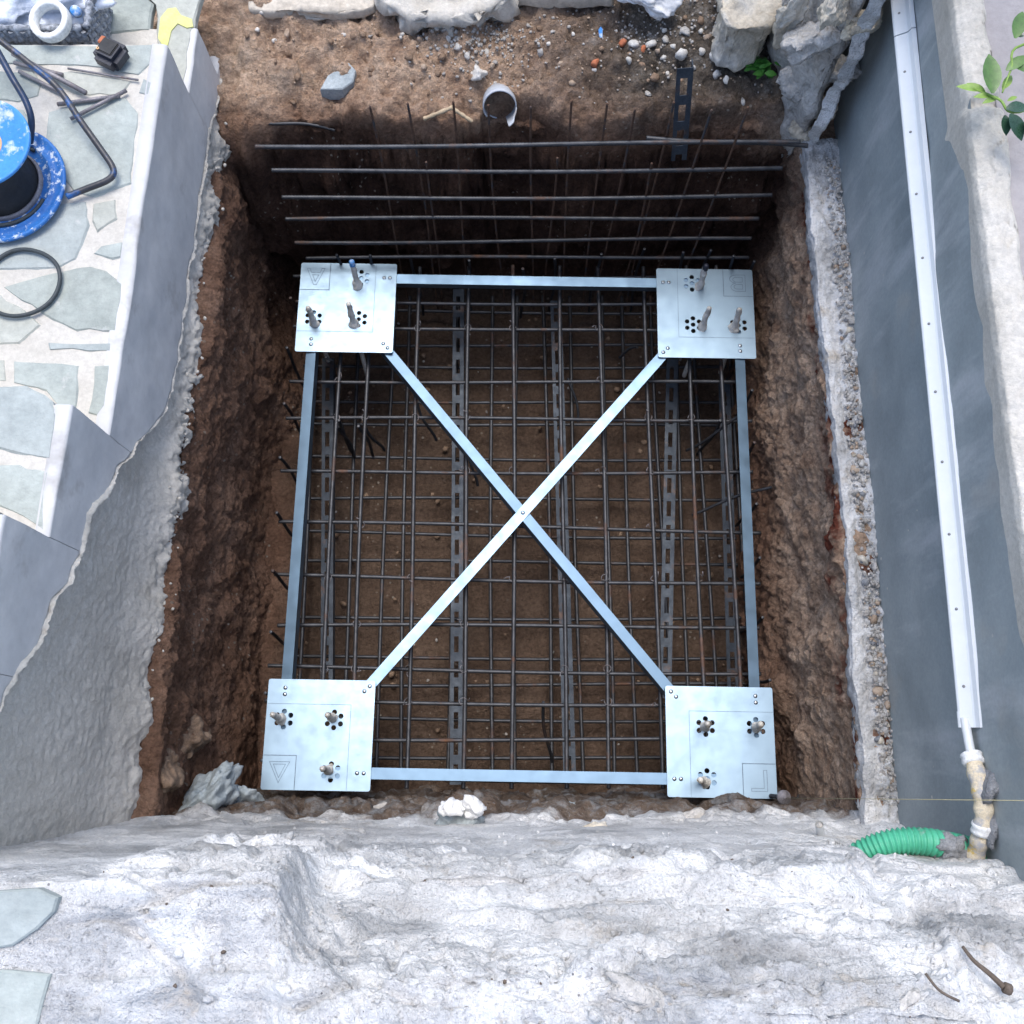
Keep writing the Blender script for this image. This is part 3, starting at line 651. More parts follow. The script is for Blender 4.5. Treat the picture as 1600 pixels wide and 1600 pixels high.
g[..., 0] += .005*fbm(q, 25, 3, 641); g[..., 1] += .006*fbm(q, 40, 3, 642)
ob('torn_plaster', gmesh('torn_plaster', g), M['white'], pier, label='ragged white plaster edge hanging down the corner')

# ------------------------------------------------------------------ steel template with four corner plates
FW, FL, PS = 1.413, 1.593, .30
tmpl = thing('anchor_template', 'galvanised steel template of four corner plates braced by flat bars', 'template', (.032, .724, 0), (0, 0, R(-1.0)))
TM = Matrix.Translation((.032, .724, 0)) @ Matrix.Rotation(R(-1.0), 4, 'Z')
CL = [(.190, .050), (.050, .190), (.190, .190)]
def hole_list(): return [(cx + .0212*math.cos(a), cy + .0212*math.sin(a)) for cx, cy in CL for a in [R(30 + 60*k) for k in range(6)]] + CL
def plate_mesh(sx, sy):               # local origin = outer corner, extends towards the template centre
    bm = bmesh.new(); ed = []
    def loop(pts):
        vs = [bm.verts.new((x*-sx, y*-sy, 0)) for x, y in pts]
        for a, b in zip(vs, vs[1:] + vs[:1]): ed.append(bm.edges.new((a, b)))
    c = .006; cor = []
    for (x, y, a0) in ((c, c, 180), (PS - c, c, 270), (PS - c, PS - c, 0), (c, PS - c, 90)):
        for k in range(4): a = R(a0 + 30*k); cor.append((x + c*math.cos(a), y + c*math.sin(a)))
    loop(cor)
    for hx, hy in hole_list(): loop([(hx + .0072*math.cos(a), hy + .0072*math.sin(a)) for a in np.linspace(0, 2*math.pi, 15)[:-1]])
    bmesh.ops.triangle_fill(bm, edges=ed, use_beauty=True)
    bmesh.ops.recalc_face_normals(bm, faces=bm.faces[:])
    if bm.faces[:][0].normal.z < 0: bmesh.ops.reverse_faces(bm, faces=bm.faces[:])
    r = bmesh.ops.extrude_face_region(bm, geom=bm.faces[:])
    bmesh.ops.translate(bm, verts=[v for v in r['geom'] if isinstance(v, bmesh.types.BMVert)], vec=(0, 0, -.004))
    bmesh.ops.recalc_face_normals(bm, faces=bm.faces[:])
    me = bpy.data.meshes.new('corner_plate'); bm.to_mesh(me); bm.free(); return me
def ribbon(pts, wd, z=.0004, th=.0004):
    V, Fc = [], []
    for (a, b) in zip(pts, pts[1:]):
        a = Vector(a); b = Vector(b); d = (b - a).normalized(); n_ = Vector((-d.y, d.x))*wd/2; e = d*wd/2
        c4 = [a - e - n_, b + e - n_, b + e + n_, a - e + n_]; k0 = len(V)
        V += [(p.x, p.y, z) for p in c4]; Fc.append((k0, k0+1, k0+2, k0+3))
    return V, Fc
def arc(cx, cy, rx, ry, a0, a1, n=10): return [(cx + rx*math.cos(R(a)), cy + ry*math.sin(R(a))) for a in np.linspace(a0, a1, n)]
# letter outlines in a 1 x 1 box, upright; on the plates they stand on their heads
LET = {'A': [[(0, 0), (.42, 1), (.58, 1), (1, 0), (.84, 0), (.74, .25), (.26, .25), (.16, 0), (0, 0)], [(.33, .40), (.67, .40), (.5, .80), (.33, .40)]],
       'B': [[(.08, 0), (.08, 1)] + arc(.55, .75, .34, .25, 90, -80) + arc(.55, .25, .40, .25, 80, -90) + [(.08, 0)],
             [(.24, .58), (.24, .86)] + arc(.53, .72, .18, .14, 90, -90) + [(.24, .58)], [(.24, .14), (.24, .44)] + arc(.53, .29, .24, .15, 90, -90) + [(.24, .14)]],
       'D': [[(0, 0), (.5, 1), (1, 0), (0, 0)], [(.2, .12), (.5, .76), (.8, .12), (.2, .12)]],
       'G': [[(.12, 0), (.12, 1), (.9, 1), (.9, .86), (.28, .86), (.28, 0), (.12, 0)]]}
PLATES = [('A', -1, 1), ('B', 1, 1), ('D', -1, -1), ('G', 1, -1)]
NAMEOF = {'A': 'the A plate', 'B': 'the B plate', 'D': 'the triangle plate', 'G': 'the angled stroke plate'}
riv = mesh('rivet', *lathe([(0.0001, .0035), (.003, .0032), (.0052, .0018), (.006, 0.0), (.006, -.002)], 12)); riv.materials.append(M['rivet'])
for nm_, sx, sy in PLATES:
    pl_o = ob('corner_plate', plate_mesh(sx, sy), M['plate'], tmpl, label='corner plate scribed with ' + {'A': 'an upside-down A', 'B': 'an upside-down B', 'D': 'an upside-down triangle', 'G': 'an angled stroke'}[nm_],
              loc=(sx*FW/2, sy*FL/2, 0))
    def q2(x, y): return (-sx*x, -sy*y)
    for pth_, wd_ in (([q2(.002, .232), q2(.235, .232), q2(.235, .002)], .0011), ([q2(.002, .092), q2(.092, .092), q2(.092, .002)], .0020)):
        ob('scribed_guide', mesh('scribed_guide', *ribbon(pth_, wd_), False), M['scribe'], pl_o)
    x0, y0 = q2(.047, .047); S = .056; rib = []
    for path in LET[nm_]: rib.append(ribbon([(x0 + (.5 - a)*S, y0 + (.5 - b)*S) for a, b in path], .0014))
    V, Fc = join(*rib); ob('scribed_letter', mesh('scribed_letter', V, Fc, False), M['scribe'], pl_o)
    for x, y in ((.262, .048), (.280, .048), (.048, .258), (.048, .276), (.270, .270), (.284, .284)):
        a, b = q2(x, y); ob('rivet', riv, None, pl_o, loc=(a, b, .0002))
def flat_bar(a, b, wd, z1, th, roll=0.):
    a = Vector(a); b = Vector(b); L = (b - a).length; c = (a + b)/2
    V, Fc = join(box(-L/2, L/2, -wd/2, wd/2, -th, 0), box(-L/2, L/2, -wd/2, -wd/2 + th, -.028, -th - .0003))
    o = ob('brace_bar', mesh('brace_bar', V, Fc, False), M['bar'], tmpl, loc=(c.x, c.y, z1))
    o.rotation_euler = (Matrix.Rotation(math.atan2((b-a).y, (b-a).x), 4, 'Z') @ Matrix.Rotation(roll, 4, 'X')).to_euler(); return o
hx, hy, e = FW/2 - .048, FL/2 - .048, .03
flat_bar((-FW/2 + .02, hy), (FW/2 - .02, hy), .031, -.0045, .003, R(2))
flat_bar((-FW/2 + .02, -hy), (FW/2 - .02, -hy), .031, -.0045, .003, R(2))
flat_bar((-hx, -FL/2 + .02), (-hx, FL/2 - .02), .031, -.008, .003, R(-9))
flat_bar((hx, -FL/2 + .02), (hx, FL/2 - .02), .031, -.008, .003, R(8))
ix, iy = FW/2 - .26, FL/2 - .26
flat_bar((-ix, iy), (ix, -iy), .031, -.013, .003, R(-11))
db = flat_bar((ix, iy), (-ix, -iy), .031, -.0085, .003, R(0)); db['label'] = 'bright diagonal bar lying over the other diagonal'
ob('rivet', riv, None, tmpl, loc=(0, 0, -.0075))
# anchor bolts, smeared with cement
BOLTS = {'A': [((559, 446), (550, 411)), ((491, 506), (481, 480)), ((553, 507), (544, 473))], 'B': [((1093, 448), (1103, 417)), ((1147, 512), (1156, 482)), ((1097, 512), (1109, 480))],
         'D': [((513, 1203), (503, 1201)), ((440, 1124), (425, 1116)), ((519, 1122), (511, 1117))], 'G': [((1101, 1223), (1094, 1218)), ((1182, 1137), (1189, 1131)), ((1102, 1136), (1106, 1131))]}
WHO = ['towards the cross bar', 'towards the side bar', 'towards the middle']
s_ = 0
for nm_, lst in BOLTS.items():
    for j, (b, t) in enumerate(lst):
        s_ += 1; base = P(*b, 0); top = P(*t, .112); d = (top - base); L = d.length; d.normalize(); o0 = base - d*.30
        bolt = thing('anchor_bolt', 'cemented anchor bolt through %s, the one %s' % (NAMEOF[nm_], WHO[j]), 'bolt', o0, group='anchor bolts standing through the template')
        pth = [d*(k*.0014) for k in range(int((.30 + L)/.0014))]
        V, Fc = tube(pth, lambda i, n_: .0068 + (.0007 if i % 2 else 0) - (.003 if i > n_ - 3 else 0), 10)
        ob('threaded_rod', mesh('threaded_rod', V, Fc), M['cement'], bolt)
        n_ = 34; zz = np.linspace(.29, .30 + L*random.uniform(.75, .95), n_); rad = .0085 + .0062*np.exp(-((np.arange(n_) - 2)/7.)**2)
        rg = np.random.default_rng(700 + s_); Gm = np.zeros((n_, 16, 3)); qd = d.to_track_quat('Z', 'Y').to_matrix()
        for i in range(n_):
            for k2 in range(16):
                a = 2*math.pi*k2/16; Gm[i, k2] = (qd @ Vector((math.cos(a)*rad[i], math.sin(a)*rad[i], zz[i])))[:]
        nz = fbm(Gm + s_, 70, 3, 700 + s_); ax = np.array([(d*z)[:] for z in zz])[:, None, :]
        Gm = ax + (Gm - ax)*(1 + .33*nz[..., None])
        Gm = np.concatenate([Gm, Gm[:, :1]], 1)
        if s_ in (1, 4): ob('plastic_cap', mesh('plastic_cap', *lathe([(.0001, .012), (.006, .011), (.0085, .007), (.009, -.012)], 14)), M['bluepale'] if s_ == 1 else M['navy'], bolt, loc=d*(.30 + L), rot=d.to_track_quat('Z', 'Y').to_euler())
        ob('cement_crust', gmesh('cement_crust', Gm.transpose(1, 0, 2)), M['cement'], bolt)

# ------------------------------------------------------------------ reinforcement cage
cage = thing('rebar_cage', 'tied steel reinforcing bar cage standing in the earth pit', 'rebar cage')
def rebar_me(L, r=.0058, bend=.004, seed=0):
    n_ = int(L/.0045); ph = seed*1.7
    V, Fc = tube([(bend*math.sin(k/n_*5 + ph), bend*math.cos(k/n_*4 + ph)*.6, -L/2 + L*k/(n_-1)) for k in range(n_)], lambda i, N: r + (.0008 if i % 2 else -.0002), 8)
    me = mesh('rebar', V, Fc); me.materials.append(M['rebar']); return me
RX = [rebar_me(1.44, .0056, .004, i) for i in range(3)]; RY = [rebar_me(1.66, .0060, .004, 5 + i) for i in range(3)]; RZ = [rebar_me(1.20, .0042, .006, 9 + i) for i in range(2)]; RT = [rebar_me(1.20, .0027, .006, 19 + i) for i in range(2)]
for m_ in RT: m_.materials.clear(); m_.materials.append(M['rust'])
def bar_between(a, b, pool, L, name='rebar'):
    a = Vector(a); b = Vector(b); d = b - a; o = ob(name, random.choice(pool), None, cage, loc=(a + b)/2)
    o.rotation_euler = d.to_track_quat('Z', 'Y').to_euler(); o.scale = (1, 1, d.length/L); return o
ZU, ZL = -.075, -.36
# upper mat, bars running away from the viewer and across
for px in (520, 566, 646, 728, 801, 878, 942, 1017, 1085, 1137):
    p = P(px, 760, ZU); a = random.uniform(-.006, .006) - .012
    bar_between((p.x - .9*a*0 + a*.0, -.06, ZU + random.uniform(-.006, .006)), (p.x - a*.0 + .004, 1.56, ZU + random.uniform(-.006, .006)), RY, 1.66)
    if random.random() < .0: pass
for py in (430, 471, 512, 594, 652, 735, 820, 903, 975, 1045, 1096, 1152, 1215):
    p = P(800, py, ZU - .012); t = random.uniform(-.01, .01)
    bar_between((-.70 + random.uniform(-.015, .015), p.y + t, ZU - .012), (.735 + random.uniform(-.015, .015), p.y - t - .012, ZU - .012), RX, 1.44)
# lower mat
for px in (478, 545, 597, 634, 703, 770, 803, 861, 905, 951, 985, 1040, 1066, 1110, 1160):
    p = P(px, 900, ZL); bar_between((p.x, -.04, ZL), (p.x + random.uniform(-.02, .02), 1.60, ZL), RY, 1.66)
for py in (485, 538, 572, 625, 659, 713, 778, 835, 880, 962, 1025, 1070, 1125, 1180):
    p = P(800, py, ZL - .012); bar_between((-.72, p.y + random.uniform(-.01, .01), ZL - .012), (.74, p.y + random.uniform(-.02, .0), ZL - .012), RX, 1.44)
# upright mat in front of the far bank
for py, (xa, xb) in zip((228, 268, 310, 343, 378, 404), ((398, 1250), (424, 1222), (440, 1206), (446, 1186), (460, 1174), (478, 1170))):
    r = ray(800, py); z = CAM_H + r.z*1.545/r.y
    a = P(xa, py, z); b = P(xb, py - 4, z); bar_between(a, b, RX, 1.44)
bar_between(P(1010, 214, .56), P(1262, 230, .56), RX, 1.44)
for px in (575, 636, 705, 763, 831, 895, 947, 993, 1050, 1114, 1172, 1020, 868, 668):
    tz_ = .72 + random.uniform(-.05, .02); p = P(px, 164 if px not in (1020, 868, 668) else 250, tz_ if px not in (1020, 868, 668) else .50)
    bar_between((p.x, p.y + random.uniform(-.01, .01), p.z), (p.x + random.uniform(-.03, .03), 1.565, -.40), RT, 1.20)
# bars standing at the sides and near end, and starter stubs behind the plates
for px, py, zt in ((527, 396, .06), (577, 400, .05), (644, 402, 0), (730, 406, 0), (868, 402, .01), (937, 396, .02), (1006, 390, .02), (1069, 392, .05), (1110, 392, .05), (1148, 398, .07),
                   (526, 656, -.03), (561, 664, -.03), (1182, 408, .03), (818, 418, -.02), (1127, 655, -.03)):
    p = P(px, py, zt); bar_between(p, (p.x, p.y + random.uniform(-.01, .02), -.40), RZ, 1.20)
for i in range(9):
    y = .02 + .175*i; bar_between((-.695, y, .0 - .03*random.random()), (-.70, y, -.42), RZ, 1.20); bar_between((.735, y + .05, -.02 - .04*random.random()), (.745, y + .05, -.42), RZ, 1.20)
for a, b in (((1160, 650, -.02), (1072, 704, -.22)), ((1205, 760, .0), (1082, 802, -.18)), ((600, 706, -.30), (571, 668, -.10)), ((555, 716, -.34), (530, 664, -.1)), ((680, 690, -.38), (652, 630, -.24)),
             ((744, 760, -.40), (734, 700, -.3)), ((968, 556, -.25), (995, 542, -.16)), ((848, 1098, -.10), (860, 1190, -.30)), ((512, 556, -.02), (518, 568, -.06)), ((905, 660, -.36), (890, 590, -.3)),
             ((408, 189, .45), (523, 203, .44))):
    bar_between(P(*a), P(*b), RZ, 1.20)
wire = mesh('tie_wire', *join(tube([(.011*math.cos(t), .011*math.sin(t), .003*math.sin(2*t)) for t in np.linspace(0, 5.6, 18)], .0011, 5), tube([(.010, 0, 0), (.016, .004, .008), (.018, .010, .016)], .0013, 5)))
wire.materials.append(M['offcut'])
for px in (520, 566, 646, 728, 801, 878, 942, 1017, 1085):
    for py in (512, 594, 652, 735, 820, 903, 975, 1045, 1096):
        if random.random() < .45:
            q_ = P(px, 760, ZU); p = P(800, py, ZU); ob('tie_wire', wire, None, cage, loc=(q_.x, p.y, ZU), rot=(random.uniform(-.6, .6), random.uniform(-.6, .6), random.uniform(0, 6)))

# slotted angle irons
def slotted(a, b, wd=.036, label='', group=None, up=(0, 0, 1)):
    a = Vector(a); b = Vector(b); L = (b - a).length; parts = [box(0, L, -wd/2, -wd/2 + .011, 0, .002), box(0, L, wd/2 - .011, wd/2, 0, .002), box(0, L, wd/2 + .0002, wd/2 + .0022, -.034, .002)]
    x = 0
    while x < L:
        parts.append(box(x, min(x + .028, L), -wd/2 + .011, wd/2 - .011, 0.0001, .0019)); x += .078
    V, Fc = join(*parts)
    d = (b - a).normalized(); u = Vector(up); y = u.cross(d).normalized(); z = d.cross(y)
    rot = Matrix((d, y, z)).transposed().to_euler()
    return ob('slotted_angle', mesh('slotted_angle', V, Fc, False), M['slot'], None, label, 'angle iron', group, loc=a, rot=rot)
SG = 'slotted angle irons lying in the rebar cage'
for (pa, pb, zt, lb) in (((716, 452), (712, 1226), -.30, 'slotted steel angle left of the centre, running under the left diagonal bar'), ((868, 470), (890, 1224), -.28, 'slotted steel angle right of the centre, under the crossing of the diagonals'),
                         ((1050, 560), (1038, 1110), -.26, 'slotted steel angle left of the plate corner, second from the right'), ((1131, 600), (1146, 1090), -.26, 'slotted steel angle rightmost in the cage, beside the right brace bar'),
                         ((512, 560), (510, 1080), -.28, 'slotted steel angle leftmost in the cage, beside the left brace bar')):
    slotted(P(*pa, zt), P(*pb, zt), .036, lb, SG)
slotted(P(1070, 106, .70), P(1060, 250, .43), .040, 'black slotted angle iron leaning upright against the far soil bank', None, up=(0, -1, .4))

# ------------------------------------------------------------------ right wall: cable trunking, pipe, hose, string
def tz0(y): return .868 + .062*(y/1.6)
y0, y1 = .075, 2.6; xf = .842
tr = thing('cable_trunking', 'long white plastic cable trunking fixed along the dark grey wall', 'trunking', (XR, y0, tz0(y0)))
ang = math.atan2(tz0(y1) - tz0(y0), y1 - y0)
prof = [(.003, .004), (-.030, .004), (-.033, .007), (-.033, .010), (-.031, .013), (-.012, .024), (-.009, .027), (-.006, .038), (.003, .040)]
def extr(prof, a, b):
    n_ = len(prof); V = [(x, a, z) for x, z in prof] + [(x, b, z) for x, z in prof]
    return V, [(i, (i+1) % n_, n_ + (i+1) % n_, n_ + i) for i in range(n_)] + [tuple(range(n_))[::-1], tuple(range(n_, 2*n_))]
for a, b in ((0, 1.50), (1.503, 2.5)):
    o = ob('trunking_length', mesh('trunking_length', *extr(prof, a, b), False), M['pvc'], tr, rot=(ang, 0, 0))
o = ob('end_cap', mesh('end_cap', *extr([(x*1.02 - .0005, z*1.03 - .001) for x, z in prof], -.002, .028), False), M['pvc'], tr, rot=(ang, 0, 0))
scr = mesh('screw', *lathe([(.0001, .0012), (.0022, .001), (.003, 0)], 8)); scr.materials.append(M['screw'])
for i in range(16):
    ob('screw', scr, None, tr, loc=Matrix.Rotation(ang, 3, 'X') @ Vector((-.0215, .075 + .148*i, .0188)), rot=(0, R(-29), 0))
cp = thing('condensate_pipe', 'taped and insulated pipe stub leaving the trunking end beside the green hose', 'pipe', PX(1508, 1130, .862))
def rel(pts, o): return [Vector(p) - o.location for p in pts]
path = [PX(1507, 1122, .862), PX(1512, 1150, .862), PX(1518, 1182, .863)]
ob('conduit', mesh('conduit', *tube(rel(smooth_path(path), cp), .0085, 12)), M['pvc'], cp)
p2 = smooth_path([PX(1517, 1178, .862), PX(1528, 1215, .862), PX(1536, 1255, .864), PX(1536, 1290, .864), PX(1528, 1325, .862), PX(1516, 1352, .858)], 10)
ob('insulation', mesh('insulation', *tube(rel(p2, cp), lambda i, n_: .0165 + .0015*math.sin(i*.9), 14)), M['foam'], cp)
for i0, i1 in ((0, 6), (29, 34), (44, 50)):
    ob('tape_wrap', mesh('tape_wrap', *tube(rel(p2[i0:i1], cp), lambda i, n_: .0195 + .0012*math.sin(i*2.1), 14)), M['tape'], cp)
V, Fc = rock((.018, .03, .022), 811, 3, .5); ob('mortar_splatter', mesh('mortar_splatter', V, Fc), M['mortarlump'], cp, loc=rel([PX(1543, 1236, .872)], cp)[0])
V, Fc = rock((.014, .04, .02), 812, 3, .5); ob('mortar_splatter', mesh('mortar_splatter', V, Fc), M['mortarlump'], cp, loc=rel([PX(1548, 1285, .876)], cp)[0])
hp = [p + Vector((0, .006, .03)) for p in smooth_path([P(1520, 1336, .80), P(1480, 1326, .815), P(1430, 1318, .83), P(1385, 1320, .825), P(1345, 1334, .805), P(1312, 1358, .775)], 30)]
hose = thing('corrugated_hose', 'green corrugated plastic hose coming out of mortar beside the grey wall', 'hose', hp[0])
V, Fc = tube(rel(hp, hose), lambda i, n_: .0235 + .0026*math.sin(i*2*math.pi/5.0), 18); ob('hose_tube', mesh('hose_tube', V, Fc), M['hose'], hose)
V, Fc = rock((.045, .028, .028), 815, 4, .45); ob('mortar_plug', mesh('mortar_plug', V, Fc), M['mortarlump'], hose, loc=rel([P(1484, 1328, .855)], hose)[0])
peg_b = P(1226, 1246, .14)
peg = thing('line_peg', 'round headed steel peg beside the plate with the angled stroke', 'peg', (peg_b.x, peg_b.y, -.45))
ob('peg_shaft', mesh('peg_shaft', *tube([(0, 0, 0), (0, 0, .585)], .006, 10)), M['rebar'], peg)
ob('peg_head', mesh('peg_head', *lathe([(.0001, .598), (.004, .597), (.007, .590), (.017, .588), (.019, .583), (.017, .579), (.006, .578)], 20)), M['offcut'], peg)
ob('mason_line', mesh('mason_line', *tube([P(1227, 1247, .132), PX(1612, 1251, .872)], .0007, 5)), M['string'], None, 'thin yellowish mason line stretched from the peg to the grey wall', 'string')
st = thing('pipe_stub', 'short cut white plastic pipe stub sticking up at the near right rim', 'pipe', P(1281, 1330, .42))
V, Fc = tube(rel([P(1284, 1328, .50), P(1280, 1288, .62)], st), .0085, 12, False); ob('stub_tube', mesh('stub_tube', V, Fc), M['pvc'], st)
V, Fc = tube(rel([P(1284, 1327, .50), P(1280.2, 1289.5, .618)], st), .0065, 12); ob('stub_bore', mesh('stub_bore', V, Fc), M['stone_grey'], st)
ch = thing('rubble_chunk', 'bluish grey chunk with white lumps on the near rim of the pit', 'rubble', P(722, 1282, .46))
V, Fc = rock((.050, .034, .05), 821, 4, .35); ob('chunk_base', mesh('chunk_base', V, Fc), M['stone_blue'], ch)
for i, (px, py, z, s_) in enumerate([(738, 1256, .53, .028), (708, 1262, .52, .022), (698, 1264, .51, .017), (722, 1260, .52, .016), (742, 1268, .51, .022)]):
    V, Fc = rock((s_, s_*.9, s_*1.1), 830 + i, 3, .4); ob('white_lump', mesh('white_lump', V, Fc), M['tape'], ch, loc=P(px, py, z) - ch.location)
lump_o = thing('concrete_lump', 'grey concrete lump in the near left corner beside the triangle plate', 'concrete', P(300, 1200, .22))
for i, (px, py, z, sz) in enumerate([(250, 1205, .30, (.055, .07, .10)), (322, 1252, .24, (.10, .05, .10)), (286, 1165, .10, (.07, .07, .12)), (376, 1258, .16, (.06, .035, .08))]):
    V, Fc = rock(sz, 840 + i, 5, .30); V = np.array(V); V = V + (.006*facet(V + i, 30, 845) + .004*fbm(V, 60, 2, 846))[:, None]*V/np.linalg.norm(V, axis=1)[:, None]
    ob('concrete_piece', mesh('concrete_piece', V, Fc), M['stone_blue' if i in (1, 3) else 'clod'], lump_o, loc=P(px, py, z) - lump_o.location, rot=(.2*i, .3, i))
tw = thing('dead_twig', 'dark dry forked twig lying on the white rubble at lower right', 'twig', near_z(1530, 1535) + Vector((0, .02, .02)))
tp = [near_z(a, b) + Vector((0, .022, .018)) for a, b in ((1498, 1502), (1515, 1524), (1540, 1545), (1562, 1566))]
ob('stem', mesh('stem', *tube(rel(smooth_path(tp, 6), tw), lambda i, n_: .0022 + .0022*i/n_, 7)), M['twig'], tw)
tp2 = [near_z(a, b) + Vector((0, .022, .018)) for a, b in ((1562, 1566), (1572, 1570))]
ob('knot', mesh('knot', *tube(rel(tp2, tw), lambda i, n_: .0075, 8)), M['twig'], tw)
tp3 = [near_z(a, b) + Vector((0, .022, .018)) for a, b in ((1440, 1545), (1462, 1572), (1492, 1588))]
ob('side_shoot', mesh('side_shoot', *tube(rel(smooth_path(tp3, 6), tw), .0018, 6)), M['twig'], tw)

# ------------------------------------------------------------------ far bank: pipe, slabs, root, stones, weed
dp0 = P(781, 168, .515)
dr = thing('drain_pipe', 'broken grey plastic drain pipe poking out of the far soil bank', 'pipe', dp0)
g = np.zeros((49, 26, 3))
for i in range(49):
    a = 2*math.pi*i/48; brk = -.012*math.sin(a) + (.05 if -1.4 < (a - 5.3) < -.1 else 0) - (.035 if abs(a - 5.45) < .28 else 0)
    brk += .05*max(0, -math.sin(a))*(.4 if a < 5.2 else -.6)
    for j in range(13):
        y = brk + (.32 - brk)*j/12; g[i, 12 - j] = (.046*math.cos(a), y, .046*math.sin(a)); g[i, 13 + j] = (.0425*math.cos(a), y, .0425*math.sin(a))
ob('pipe_wall', gmesh('pipe_wall', g), M['pipe'], dr, rot=(R(-42), 0, R(2)))
V, Fc = rock((.026, .02, .045), 851, 3, .3); ob('mortar_flake', mesh('mortar_flake', V, Fc), M['pvc'] if False else M['stone_pale'], None, 'flat pale mortar flake stuck in the bank left of the drain pipe', 'mortar', loc=on_bank(746, 112, -.005), rot=(.7, 0, .1))
V, Fc = join(tube(smooth_path([P(662, 186, .50), P(682, 178, .515), P(706, 168, .53)], 6), lambda i, n_: .0055 + .001*math.sin(i*1.7), 8), tube(smooth_path([P(704, 167, .53), P(720, 178, .515), P(738, 190, .50)], 6), lambda i, n_: .0052 + .001*math.sin(i*2.1), 8))
ob('cut_root', mesh('cut_root', V, Fc), M['root'], None, 'pale forked root end sticking out of the far bank', 'root')
V, Fc = prism([(p.x, p.y) for p in [P(a, b, on_bank(528, 120).z + .012) for a, b in ((500, 140), (512, 118), (545, 98), (556, 110), (552, 128), (535, 140))]], -.03, .014, .003)
ob('slate_piece', mesh('slate_piece', V, Fc, False), M['stone_blue'], None, 'flat bluish slate piece lying on the tan soil bank', 'stone', loc=(0, 0, on_bank(528, 120).z))
def slab(poly, z, th, m, seed, name, label, cat, amp=.004):
    w_ = [P(a, b, z) for a, b in poly]
    V, Fc = rough_block([(p.x, p.y) for p in w_], z - th, z, 5, amp, 18, seed, .008)
    return ob(name, mesh(name, V, Fc), M[m], None, label, cat)
slab([(590, -60), (386, -60), (390, 14), (425, 18), (470, 12), (520, 18), (562, 17), (586, 8)], .575, .03, 'slab', 861, 'stone_slab', 'pale flat stone slab at the far edge, beside the lowest step', 'stone slab')
slab([(962, -60), (796, -60), (802, -8), (860, -4), (930, -6), (958, -5)], .59, .04, 'slab', 863, 'stone_slab', 'mossy edged stone slab at the far edge behind the pebbles', 'stone slab')
slab([(1234, -90), (1124, -90), (1128, 24), (1136, 40), (1154, 46), (1200, 40), (1220, 20), (1226, -20)], .70, .15, 'stone_tan', 865, 'stone_block', 'large tan building stone lying behind the green weed', 'stone', .010)
slab([(790, -60), (596, -60), (600, 4), (640, 22), (700, 28), (760, 12), (796, 0)], .605, .06, 'rough', 867, 'mortar_heap', 'heap of crumbled white mortar between the two stone slabs', 'mortar', .016)
V, Fc = rock((.085, .05, .035), 871, 5, .35, 3); V = np.array(V) + (.006*fbm(np.array(V), 30, 3, 872))[:, None]
ob('plastic_sack', mesh('plastic_sack', V, Fc), M['sack'], None, 'crumpled white sack at the far edge right of the mossy slab', 'sack', loc=P(1012, -12, .62), rot=(0, .2, -.2))
PEB = [(450, 55, .013, 'stone_brown'), (416, 42, .009, 'stone_pale'), (428, 60, .010, 'stone_pale'), (404, 52, .008, 'stone_pale'), (538, 56, .008, 'stone_pale'), (652, 47, .010, 'stone_pale'), (655, 62, .009, 'stone_brown'), (682, 46, .010, 'stone_pale'),
       (663, 113, .009, 'stone_brown'), (990, 72, .014, 'stone_pale'), (1018, 68, .015, 'stone_pale'), (1005, 78, .010, 'terracotta'), (982, 99, .010, 'stone_pale'), (1040, 62, .012, 'stone_grey'), (1052, 74, .010, 'stone_pale'),
       (1062, 98, .018, 'stone_pale'), (1028, 80, .010, 'stone_brown'), (1036, 92, .009, 'stone_pale'), (1096, 82, .012, 'stone_pale'), (1114, 92, .014, 'stone_pale'), (1120, 118, .014, 'stone_pale'), (1134, 128, .010, 'stone_pale'),
       (1104, 62, .013, 'stone_brown'), (1070, 52, .015, 'stone_grey'), (895, 54, .007, 'stone_pale'), (858, 62, .008, 'stone_pale'), (962, 52, .007, 'stone_pale'), (928, 110, .008, 'stone_pale'), (876, 100, .008, 'stone_brown'), (930, 100, .014, 'terracotta'),
       (972, 68, .012, 'terracotta'), (1038, 50, .009, 'stone_pale'), (1095, 50, .009, 'stone_pale'), (818, 160, .008, 'stone_pale'), (895, 130, .011, 'stone_brown'), (1014, 140, .010, 'stone_grey'), (730, 88, .010, 'stone_grey'), (716, 76, .012, 'stone_pale'),
       (1146, 104, .010, 'stone_brown'), (1128, 104, .009, 'stone_grey'), (845, 84, .012, 'stone_grey'), (760, 80, .011, 'stone_pale'), (700, 62, .012, 'stone_pale'), (770, 104, .010, 'stone_brown'), (1190, 158, .012, 'stone_brown'), (1160, 160, .010, 'stone_pale'), (1044, 110, .008, 'stone_pale'), (1084, 106, .009, 'stone_grey')]
KIND = {'stone_pale': 'pale pebble', 'stone_brown': 'brown pebble', 'stone_grey': 'grey stone', 'terracotta': 'red terracotta shard'}
MARKS = [(420, 40, 'by the lowest step'), (528, 70, 'above the slate piece'), (690, 60, 'below the mortar heap'), (780, 110, 'by the drain pipe'), (900, 70, 'below the mossy slab'), (1000, 80, 'below the white sack'), (1065, 90, 'by the angle iron'), (1140, 110, 'beside the green weed')]
ORD = ['leftmost', 'second from left', 'third from left', 'fourth from left', 'fifth from left', 'sixth from left', 'seventh from left', 'eighth from left']
near_mark = [min(MARKS, key=lambda m_: (m_[0] - a)**2 + (m_[1] - b)**2)[2] for a, b, _, _ in PEB]
